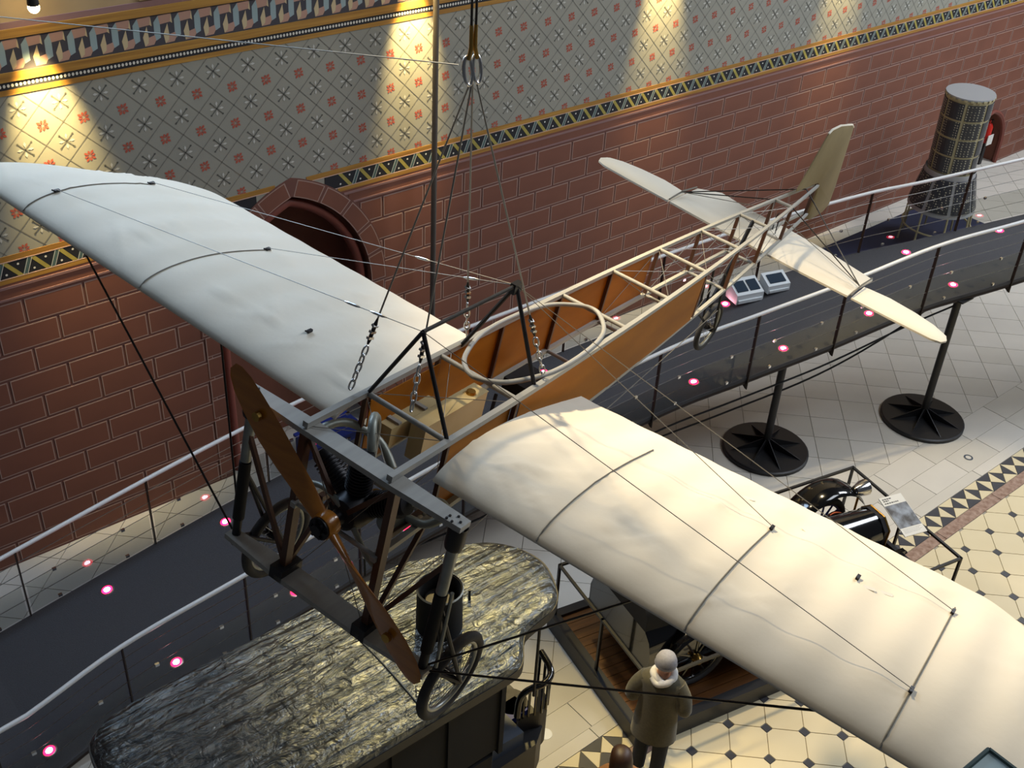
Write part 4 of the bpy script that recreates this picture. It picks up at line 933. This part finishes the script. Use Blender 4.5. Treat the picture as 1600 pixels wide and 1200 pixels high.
def carwheel(x, y, R, rimm):
    w = thing('wheel', None, None); w.parent = CAR; w.location = (x, y, R)
    MB().tube([((R-.045)*cos(2*pi*k/40), 0, (R-.045)*sin(2*pi*k/40)) for k in range(40)], .045, 10, closed=True).build('tyre', 'rubber', w, smooth=60)
    MB().tube([((R-.09)*cos(2*pi*k/40), 0, (R-.09)*sin(2*pi*k/40)) for k in range(40)], .022, 8, closed=True).build('rim', rimm, w, smooth=60)
    m = MB()
    for k in range(12): m.tube([(.05*cos(k*pi/6), 0, .05*sin(k*pi/6)), ((R-.09)*cos(k*pi/6), 0, (R-.09)*sin(k*pi/6))], [.018, .012], 6)
    m.build('spokes', rimm, w); MB().lathe([(0, -.09), (.04, -.09), (.06, -.05), (.06, .05), (.04, .09), (0, .09)], 16, axis='y').build('hub', 'brass', w, smooth=40)
for x, R, rm_ in ((-1.3, .42, 'blackgloss'), (1.42, .40, 'blue_wheel')):
    for y in (-.58, .58): carwheel(x, y, R, rm_)
    MB().tube([(x, -.55, R), (x, .55, R)], .03, 8).build('axle', 'gunmetal', CAR)
    for y in ((-.58, .58) if x < 0 else (.58,)):
        # curved mudguard
        m = MB(); rings = []; R2 = R+(.09 if x < 0 else .17); wd2 = .13 if x < 0 else .19
        for k in range(15):
            t = radians(20+140*k/14) if x > 0 else radians(10+150*k/14)
            cx, cz = x+R2*cos(t), R+R2*sin(t); nx_, nz_ = cos(t), sin(t)
            ring = []
            for q in range(9):
                u = pi*q/8; ring.append((cx+nx_*.05*sin(u), y+wd2*cos(u), cz+nz_*.05*sin(u)))
            rings.append(ring)
        nn = 9; m.add([p for r in rings for p in r], [(i*nn+j, i*nn+j+1, (i+1)*nn+j+1, (i+1)*nn+j) for i in range(14) for j in range(8)])
        m.build('mudguard', 'blackgloss', CAR, smooth=70, fix=False)
for y in (-.36, .36):
    MB().box(-1.75, 1.9, y-.03, y+.03, .48, .58).build('chassis_rail', 'blackgloss', CAR)
    MB().tube(smoothpts([(1.0, y, .50), (1.45, y, .40), (1.95, y, .52)], 6), .025, 6).build('leaf_spring', 'black', CAR)
for y in (-.66, .66): MB().box(-.85, .95, y-.14, y+.14, .42, .45).build('running_board', 'black', CAR)
# scuttle, bonnet, rounded tank, seats
def rbox(x0, x1, hw0, hw1, z0, zt0, zt1, name, mt, nseg=10):
    rings = []
    for k in range(nseg+1):
        f = k/nseg; x = x0+(x1-x0)*f; w = hw0+(hw1-hw0)*f; zt = zt0+(zt1-zt0)*f; ring = [(x, -w, z0)]
        for q in range(9): u = pi-pi*q/8; ring.append((x, w*cos(u)*(1 if 0 < q < 8 else 1), z0+(zt-z0)*(.45+.55*sin(u)) if 0 < q < 8 else z0+(zt-z0)*.45))
        ring.append((x, w, z0)); rings.append(ring)
    return MB().loft(rings).build(name, mt, CAR, smooth=50)
rbox(.35, 1.62, .36, .24, .55, 1.10, .98, 'bonnet', 'blackgloss')
MB().prism([(-.22, .5), (.22, .5), (.24, .85), (.12, .97), (-.12, .97), (-.24, .85)], 1.62, 1.68, 'yz').build('radiator', 'gunmetal', CAR); MB().tube([(1.69, -.22, .5), (1.69, -.24, .85), (1.69, -.12, .97), (1.69, .12, .97), (1.69, .24, .85), (1.69, .22, .5)], .014, 8).build('radiator_rim', 'brass', CAR)
rbox(-1.95, .30, .60, .52, .42, 1.12, 1.10, 'rear_body', 'blackgloss')
rbox(-2.0, -1.2, .52, .58, 1.05, 1.45, 1.62, 'folded_hood', 'blackmatt')
for x in (-.35, -1.2):
    MB().box(x-.25, x+.22, -.40, .40, 1.0, 1.12).build('seat_cushion', 'blackmatt', CAR)
    MB().prism([(-.42, 1.05), (.42, 1.05), (.42, 1.42), (.30, 1.52), (-.30, 1.52), (-.42, 1.42)], x-.36, x-.26, 'yz').build('seat_back', 'blackmatt', CAR)
MB().tube([(.18, -.05, 1.0), (-.06, -.05, 1.32)], .016, 8).build('steering_column', 'brass', CAR)
MB().tube([(-.06+.17*cos(t)*.6, -.05+.19*sin(t), 1.33+.17*cos(t)*.75) for t in [2*pi*k/24 for k in range(24)]], .013, 8, closed=True).build('steering_wheel', 'blackgloss', CAR, smooth=60)
for y in (.46,):
    MB().lathe([(0, -.10), (.06, -.09), (.10, .02), (.105, .09), (.09, .09), (0, .06)], 20, c=(1.84, y, .92), axis='x').build('headlamp', 'chrome', CAR, smooth=40)
    MB().tube([(1.84, y, .5), (1.84, y, .84)], .016, 8).build('lamp_bracket', 'brass', CAR)
MB().box(1.88, 1.94, -.55, .55, .38, .48).box(1.60, 1.90, -.30, -.26, .40, .46).build('front_crossbar', 'black', CAR)
for pts in ([(1.20, .34, .6), (1.4, .42, .70), (1.56, .38, .66), (1.66, .30, .5)], [(1.2, -.34, .62), (1.4, -.42, .66), (1.6, -.34, .55)]): MB().tube(smoothpts(pts, 6), .022, 8).build('copper_pipe', 'copper', CAR, smooth=60)
MB().lathe([(0, .0), (.07, .02), (.09, .1), (.06, .16), (0, .17)], 16, c=(1.5, .12, .52)).build('crank_casing', 'copper', CAR, smooth=40)
MB().box(-1.9, -1.86, -.10, .06, .66, .72).build('number_board', 'tank', CAR)
# sign on the barrier
sg0 = [at(1384, 778, 1.16), at(1418, 769, 1.16), at(1437, 831, 1.02), at(1404, 840, 1.02)]
sc = sum(sg0, Vector((0, 0, 0)))/4; ux = (sg0[1]-sg0[0]).normalized(); uy = (sg0[0]-sg0[3]).normalized(); un = ux.cross(uy).normalized(); uy = un.cross(ux); sw, sh = (sg0[1]-sg0[0]).length, (sg0[0]-sg0[3]).length
SGN = thing('information_sign', 'white information sign with a photograph of an old car, fixed to barrier', 'sign', sc)
SGN.matrix_world = Matrix((ux, uy, un)).transposed().to_4x4(); SGN.location = sc
MB().box(-sw/2, sw/2, -sh/2, sh/2, -.012, 0).build('sign_board', 'paper', SGN)
MB().box(-sw/2+.005, sw/2-.005, -sh*.30, sh*.28, 0, .002).build('printed_photo', 'print', SGN)
m = MB(); rr = random.Random(5)
for yy_, w0 in ((.44, .42), (.395, .26), (.335, .72)):
    x = -sw/2+.03
    while x < -sw/2+.03+w0*(sw-.06): l_ = rr.uniform(.012, .03); m.box(x, x+l_, yy_*sh-.008, yy_*sh+.008, 0, .001); x += l_+.008
m.build('title_lines', 'ink', SGN)
m = MB()
for k in range(4): m.box(-sw/2+.03, sw/2-.04-.03*(k % 2), sh*(-.34-.028*k)-.002, sh*(-.34-.028*k)+.002, 0, .001)
m.build('text_lines', 'wire', SGN)
SGN2 = MB().bar((0, 0, -.012), (un.inverted() if False else Vector((0, 0, -.05))), .03, .03).build('sign_clamp', 'black', SGN)
# ================================================================== people
def skinmesh(name, joints, edges, mt, sub=2, root=None):
    me = bpy.data.meshes.new(name+'_skel'); bm = bmesh.new(); sl = bm.verts.layers.skin.verify(); vv = {}
    for k, (p, r) in joints.items():
        v = bm.verts.new(p); v[sl].radius = (r, r) if not isinstance(r, tuple) else r; vv[k] = v
        if k == root: v[sl].use_root = True
    for a, b in edges: bm.edges.new((vv[a], vv[b]))
    bm.to_mesh(me); bm.free()
    o = bpy.data.objects.new(name+'_tmp', me); COL.objects.link(o)
    s = o.modifiers.new('skin', 'SKIN'); s.use_smooth_shade = True
    q = o.modifiers.new('sub', 'SUBSURF'); q.levels = sub; q.render_levels = sub
    dg = bpy.context.evaluated_depsgraph_get(); out = bpy.data.meshes.new_from_object(o.evaluated_get(dg)); out.name = name
    bpy.data.objects.remove(o); out.materials.clear(); out.materials.append(M[mt] if isinstance(mt, str) else mt)
    out.polygons.foreach_set('use_smooth', [True]*len(out.polygons)); return out
def ell(cx, cy, z, rx, ry, n=20, tilt=0.): return [(cx+rx*cos(2*pi*k/n), cy+ry*sin(2*pi*k/n), z+tilt*sin(2*pi*k/n)) for k in range(n)]
def person(label, loc, rz, H=1.74, coat='coat', cap=True, longhair=False, arms='down'):
    t = thing('person', label, 'person', loc, rz); k = H/1.74
    J = {'pel': ((0, 0, .93), .13), 'waist': ((0, 0, 1.08), .125), 'chest': ((0, .0, 1.28), .145), 'shc': ((0, -.01, 1.41), .08), 'neck': ((0, 0, 1.50), .055), 'head': ((0, .02, 1.60), .085), 'crown': ((0, .015, 1.68), .085)}
    E_ = [('pel', 'waist'), ('waist', 'chest'), ('chest', 'shc'), ('shc', 'neck'), ('neck', 'head'), ('head', 'crown')]
    hands = {}
    for s, n_ in ((-1, 'l'), (1, 'r')):
        el = (s*.262, -.05, 1.14); wr_ = (s*.225, .13, .96) if arms == 'down' else (s*.16, .22, 1.12)
        J.update({'sh'+n_: ((s*.175, -.01, 1.39), .05), 'el'+n_: (el, .047), 'wr'+n_: (wr_, .033)})
        E_ += [('shc', 'sh'+n_), ('sh'+n_, 'el'+n_), ('el'+n_, 'wr'+n_)]
        W_ = Vector(wr_); d = (W_-Vector(el)).normalized(); pm_ = W_+d*.07; J['pm'+n_] = (tuple(pm_), (.035, .022)); E_.append(('wr'+n_, 'pm'+n_))
        side = Vector((0, 0, 1)).cross(d).normalized(); dn = d.cross(side)
        for q, ln in enumerate((.07, .08, .075, .06)):
            b = pm_+side*((q-1.5)*.019)+d*.025; m_ = b+d*ln*.5-dn*.008*0+Vector((0, 0, -.012)); e_ = b+d*ln*.85+Vector((0, 0, -.04))
            for nm, p_, r_ in (('a', b, .0095), ('b', m_, .009), ('c', e_, .0075)): J['f%d%s%s' % (q, nm, n_)] = (tuple(p_), r_)
            E_ += [('pm'+n_, 'f%da%s' % (q, n_)), ('f%da%s' % (q, n_), 'f%db%s' % (q, n_)), ('f%db%s' % (q, n_), 'f%dc%s' % (q, n_))]
        tb = W_+d*.03-side*s*.03; te_ = tb+d*.05-side*s*.02; J['t1'+n_] = (tuple(tb), .011); J['t2'+n_] = (tuple(te_), .009); E_ += [('wr'+n_, 't1'+n_), ('t1'+n_, 't2'+n_)]
        fw = .03 if s < 0 else -.04
        J.update({'hp'+n_: ((s*.09, 0, .88), .10), 'kn'+n_: ((s*.10, .02+fw, .50), .062), 'an'+n_: ((s*.105, -.02+fw, .09), .042), 'to'+n_: ((s*.12, .13+fw, .035), .035)})
        E_ += [('pel', 'hp'+n_), ('hp'+n_, 'kn'+n_), ('kn'+n_, 'an'+n_), ('an'+n_, 'to'+n_)]
    J = {a: (tuple(c*k for c in p), (tuple(q*k for q in r) if isinstance(r, tuple) else r*k)) for a, (p, r) in J.items()}
    body = link('body', skinmesh('body', J, E_, 'skin', 2, 'pel'), t)
    S = lambda pts: [tuple(c*k for c in p) for p in pts]
    # face and ears
    hd_ = MB().sphere((0, .02*k, 1.615*k), .083*k, .10*k, .118*k, 20, 14)
    hd_.sphere((0, .122*k, 1.60*k), .014*k, .022*k, .026*k, 8, 6)
    for s in (-1, 1): hd_.sphere((s*.085*k, .0, 1.605*k), .012*k, .025*k, .034*k, 8, 6)
    hd_.build('face', 'skin', t, smooth=60)
    MB().sphere((-.032*k, .108*k, 1.625*k), .011*k, .008*k, .007*k, 8, 6).sphere((.032*k, .108*k, 1.625*k), .011*k, .008*k, .007*k, 8, 6).build('eyes', 'shoe', t); MB().sphere((0, .114*k, 1.555*k), .024*k, .008*k, .006*k, 8, 6).build('mouth', 'copper', t)
    # trousers
    for s, n_ in ((-1, 'l'), (1, 'r')):
        P_ = [Vector(J[a+n_][0]) for a in ('hp', 'kn', 'an')]
        MB().tube([P_[0], P_[0].lerp(P_[1], .5), P_[1], P_[1].lerp(P_[2], .5), P_[2]+Vector((0, 0, -.03))], [.115*k, .098*k, .082*k, .075*k, .072*k], 14).build('trouser_leg', 'jeans', t, smooth=70)
        a, b = Vector(J['an'+n_][0]), Vector(J['to'+n_][0]); MB().sphere(((a+b)/2+Vector((0, .01, -.015)))[:], .05*k, .145*k, .05*k, 14, 8).build('shoe', 'shoe', t, smooth=60)
    # coat
    rings = [ell(0, -.01, .62, .235, .17), ell(0, -.005, .80, .225, .165), ell(0, 0, 1.0, .205, .155), ell(0, 0, 1.15, .205, .15), ell(0, 0, 1.30, .228, .158), ell(0, -.01, 1.40, .235, .142), ell(0, -.01, 1.45, .19, .118), ell(0, -.01, 1.475, .12, .095), ell(0, 0, 1.49, .085, .08)]
    MB().loft([S(r) for r in rings], cap=False).build('coat', coat, t, smooth=70)
    for s, n_ in ((-1, 'l'), (1, 'r')):
        P_ = [Vector(J[a+n_][0]) for a in ('sh', 'el', 'wr')]
        MB().tube(smoothpts([P_[0]+Vector((-s*.03, 0, .0)), P_[0].lerp(P_[1], .5)+Vector((s*.012, 0, 0)), P_[1], P_[1].lerp(P_[2], .5), P_[2]], 4), [(.092-.032*q/16)*k for q in range(17)], 14).build('sleeve', coat, t, smooth=70)
    if cap:
        MB().lathe([(.0, .115), (.05, .108), (.085, .08), (.105, .03), (.106, -.01), (.101, -.03)], 24, c=(0, .008*k, 1.64*k)).build('cap', 'capfab', t, smooth=60)
        MB().lathe([(.106, -.03), (.112, -.012), (.108, .004)], 24, c=(0, .008*k, 1.64*k)).build('cap_band', 'capfab', t, smooth=60)
        MB().tube([(.10*k*cos(a), .095*k*sin(a)+.0, (1.475+.02*sin(2*a)+.02*sin(a))*k) for a in [2*pi*q/24 for q in range(24)]], .038*k, 10, closed=True).build('scarf', 'scarf', t, smooth=70)
        MB().tube(smoothpts([(-.09*k, -.08*k, 1.47*k), (-.03*k, -.125*k, 1.45*k), (.06*k, -.12*k, 1.49*k), (.10*k, -.05*k, 1.52*k)], 5), .034*k, 10).build('scarf_fold', 'scarf', t, smooth=70)
    if longhair:
        m = MB(); rings = []
        for z, rx, ry, cy in ((1.755, .02, .02, .0), (1.745, .06, .07, .0), (1.70, .10, .115, .0), (1.63, .112, .115, -.02), (1.54, .115, .09, -.05), (1.42, .125, .065, -.085), (1.30, .10, .05, -.11)): rings.append(S(ell(0, cy, z, rx, ry)))
        m.loft(rings).build('hair', 'hair', t, smooth=70)
    return t
pm_l = at(1018, 1186, 0)
person('person in grey coat, grey cap and white scarf standing at the car barrier', (pm_l.x-.15, pm_l.y-.07, 0), atan2(.35, .95)-pi/2+.15)
gp_ = at(972, 1176, 1.62)
person('person with long brown hair and tan jacket beside the capped visitor', (gp_.x, gp_.y, 0), atan2(.4, .9)-pi/2+.5, 1.64, mat('tan_jacket', '8a6444', .9, col2='7a563a', scale=30), False, True)
# ================================================================== satellite and plinth
PLN = thing('display_plinth', 'long low navy blue plinth under the satellite by the wall', 'plinth', (18.6, 10.0, 0))
MB().box(-2.1, 2.1, -.75, .75, 0, .22).build('plinth_body', 'navy', PLN); MB().box(-2.12, 2.12, -.77, .77, .22, .25).build('plinth_top', 'navy', PLN)
SAT = thing('satellite', 'tall cylindrical satellite covered in dark solar panels on a flared base', 'satellite', (19.10, 9.72, .275)); zo = -.07; SAT.rotation_euler = (0, -.03, 0)
MB().lathe([(0, 3.02+zo), (.425, 3.02+zo), (.43, 3.0+zo), (.415, 2.98+zo)], 40).build('top_cap', 'greycap', SAT, smooth=30)
MB().lathe([(.41, 1.55+zo), (.41, 2.98+zo)], 40).build('inner_drum', 'solarframe', SAT, smooth=60)
def dots(name, base):
    m = mat(name, base, .35); nt = m.node_tree; N = nt.nodes; L = nt.links; tc = N.new('ShaderNodeTexCoord'); v = N.new('ShaderNodeTexVoronoi'); v.inputs['Scale'].default_value = 22; v.inputs['Randomness'].default_value = .15
    L.new(tc.outputs['Object'], v.inputs[0]); r = N.new('ShaderNodeValToRGB'); r.color_ramp.elements[0].position = .24; r.color_ramp.elements[1].position = .30; r.color_ramp.elements[0].color = lin('b4b09c'); r.color_ramp.elements[1].color = lin(base)
    L.new(v.outputs['Distance'], r.inputs[0]); L.new(r.outputs[0], N['Principled BSDF'].inputs['Base Color']); return m
M['solard'] = dots('solar_cells_dotted', '33353c')
def curved(r0, r1, z0, z1, a0, a1, th=.018, n=6):
    vs = []
    for q in range(n+1):
        a = a0+(a1-a0)*q/n
        for (r, z) in ((r0, z0), (r1, z1), (r1+th, z1), (r0+th, z0)): vs.append((r*cos(a), r*sin(a), z))
    m = MB(); m.add(vs, [(i*4+a, i*4+(a+1) % 4, i*4+4+(a+1) % 4, i*4+4+a) for i in range(n) for a in range(4)]+[(3, 2, 1, 0), (n*4, n*4+1, n*4+2, n*4+3)]); return m
for r in range(4):
    z0 = 1.62+r*.335+zo
    for k in range(7): curved(.412, .412, z0, z0+.295, k*2*pi/7+.06, (k+1)*2*pi/7-.06, .012).build('solar_panel', 'solard', SAT)
for k in range(24): curved(.405, .405, 2.965+zo, 3.0+zo, k*pi/12+.05, k*pi/12+.19, .03, 2).build('rim_tooth', 'solarframe', SAT)
MB().lathe([(.45, 1.60+zo), (.455, 1.57+zo), (.45, 1.54+zo), (.60, .86+zo), (.61, .82+zo), (.58, .80+zo)], 40).build('flared_skirt', 'greycap', SAT, smooth=40)
for k in range(8): curved(.458, .592, 1.50+zo, .90+zo, k*pi/4+.06, (k+1)*pi/4-.06).build('skirt_panel', 'solard', SAT)
for k in range(8):
    a = k*pi/4; MB().tube([(.60*cos(a), .60*sin(a), .82+zo), (.64*cos(a), .64*sin(a), .08+zo)], .02, 6).build('stand_leg', 'solarframe', SAT)
MB().tube([(.625*cos(a), .625*sin(a), .45+zo) for a in [2*pi*q/32 for q in range(32)]], .018, 6, closed=True).build('stand_ring', 'solarframe', SAT)
# extinguisher and notice in the small niche
pz_ = CAM+ray(1543, 205)*((WALLY+.16)/ray(1543, 205).y)
FX = thing('fire_extinguisher', 'red fire extinguisher with white notice in the small arched niche', 'extinguisher', (pz_.x, pz_.y, 0))
MB().lathe([(0, pz_.z-.25), (.09, pz_.z-.25), (.09, pz_.z+.12), (.05, pz_.z+.19), (.02, pz_.z+.2), (.02, pz_.z+.26), (0, pz_.z+.26)], 18).build('cylinder', 'redpaint', FX, smooth=40)
MB().tube([(0, 0, pz_.z+.24), (.08, -.02, pz_.z+.26)], .015, 6).build('handle', 'black', FX); MB().box(-.05, .05, -.05, .05, 0, pz_.z-.25).build('stand', 'black', FX)
MB().box(-.12, .10, -.12, -.105, pz_.z-.28, pz_.z-.05).build('notice', 'paper', FX)
# consoles on the walkway
CLAB = ['pale grey desk console with two dark screens on the walkway', 'pale grey desk console with one dark screen nearer the satellite']
for k, (px, py, sc_) in enumerate(((1162, 446, .66), (1210, 418, .55))):
    best = None
    for q in range(200):
        xx = 10+q*.02; p_ = Vector((xx, yf(xx)-.30, ZD(xx)+.012)); c_ = RM.inverted() @ (p_-CAM); e_ = abs(800+FPX*c_.x/-c_.z-px)
        if best is None or e_ < best[0]: best = (e_, p_)
    b = best[1]
    t = thing('desk_console', CLAB[k], 'console', b, -.28, group='consoles on the walkway'); s = sc_
    MB().prism([(-.20*s, 0), (.22*s, 0), (.22*s, .40*s), (-.20*s, .22*s)], -.34*s, .34*s, 'yz').build('case', 'pcgrey', t)
    for j, (x0, x1) in enumerate(((-.28, -.02), (.04, .28)) if k == 0 else ((-.24, .24),)):
        m = MB(); z0, z1 = .255*s, .36*s; m.add([(x0*s, -.13*s, z0+.012), (x1*s, -.13*s, z0+.012), (x1*s, .13*s, z1+.012), (x0*s, .13*s, z1+.012), (x0*s, -.13*s, z0-.02), (x1*s, -.13*s, z0-.02), (x1*s, .13*s, z1-.02), (x0*s, .13*s, z1-.02)], [(0, 1, 2, 3), (0, 4, 5, 1), (1, 5, 6, 2), (2, 6, 7, 3), (3, 7, 4, 0)]).build('screen', 'pcdark', t)
    MB().box(-.3*s, .3*s, -.23*s, -.20*s, .02, .10*s).build('front_ledge', 'pcgrey', t)
CR = thing('blue_crate', 'bright blue crate on the floor in front of the arched niche', 'crate', (6.55, 11.1, 0), .05)
MB().box(-.42, .42, -.22, .22, 0, .36).build('crate_body', 'bluepaint', CR); MB().box(-.44, .44, -.24, .24, .36, .40).build('crate_lid', 'bluepaint', CR)
# pale glass board on a stand by the gallery
g0, g1, g2 = at(1545, 1171, 7.9), at(1485, 1222, 7.9), at(1612, 1222, 7.9)
u = (g1-g0).normalized()*.30; v = (g2-g0).normalized()*.34
GB = thing('glass_reading_board', 'pale blue glass board on a thin post above the wing', 'board', ((g0+u*.5+v*.5).x, (g0+u*.5+v*.5).y, 0))
o_ = Vector(GB.location); m = MB(); top = [g0, g0+u, g0+u+v, g0+v]; m.add([p-o_ for p in top]+[p-o_-Vector((0, 0, .015)) for p in top], [(0, 1, 2, 3), (7, 6, 5, 4), (0, 4, 5, 1), (1, 5, 6, 2), (2, 6, 7, 3), (3, 7, 4, 0)]); m.build('glass_top', 'glassblue', GB)
MB().tube([top[0]-o_, top[1]-o_], .006, 6).tube([top[0]-o_, top[3]-o_], .006, 6).build('glass_edge', 'green', GB)
MB().tube([(0, 0, 0), (0, 0, 7.885)], .02, 10).build('stand_post', 'steel', GB); MB().lathe([(0, .02), (.2, .02), (.2, 0)], 24).build('stand_foot', 'steel', GB)
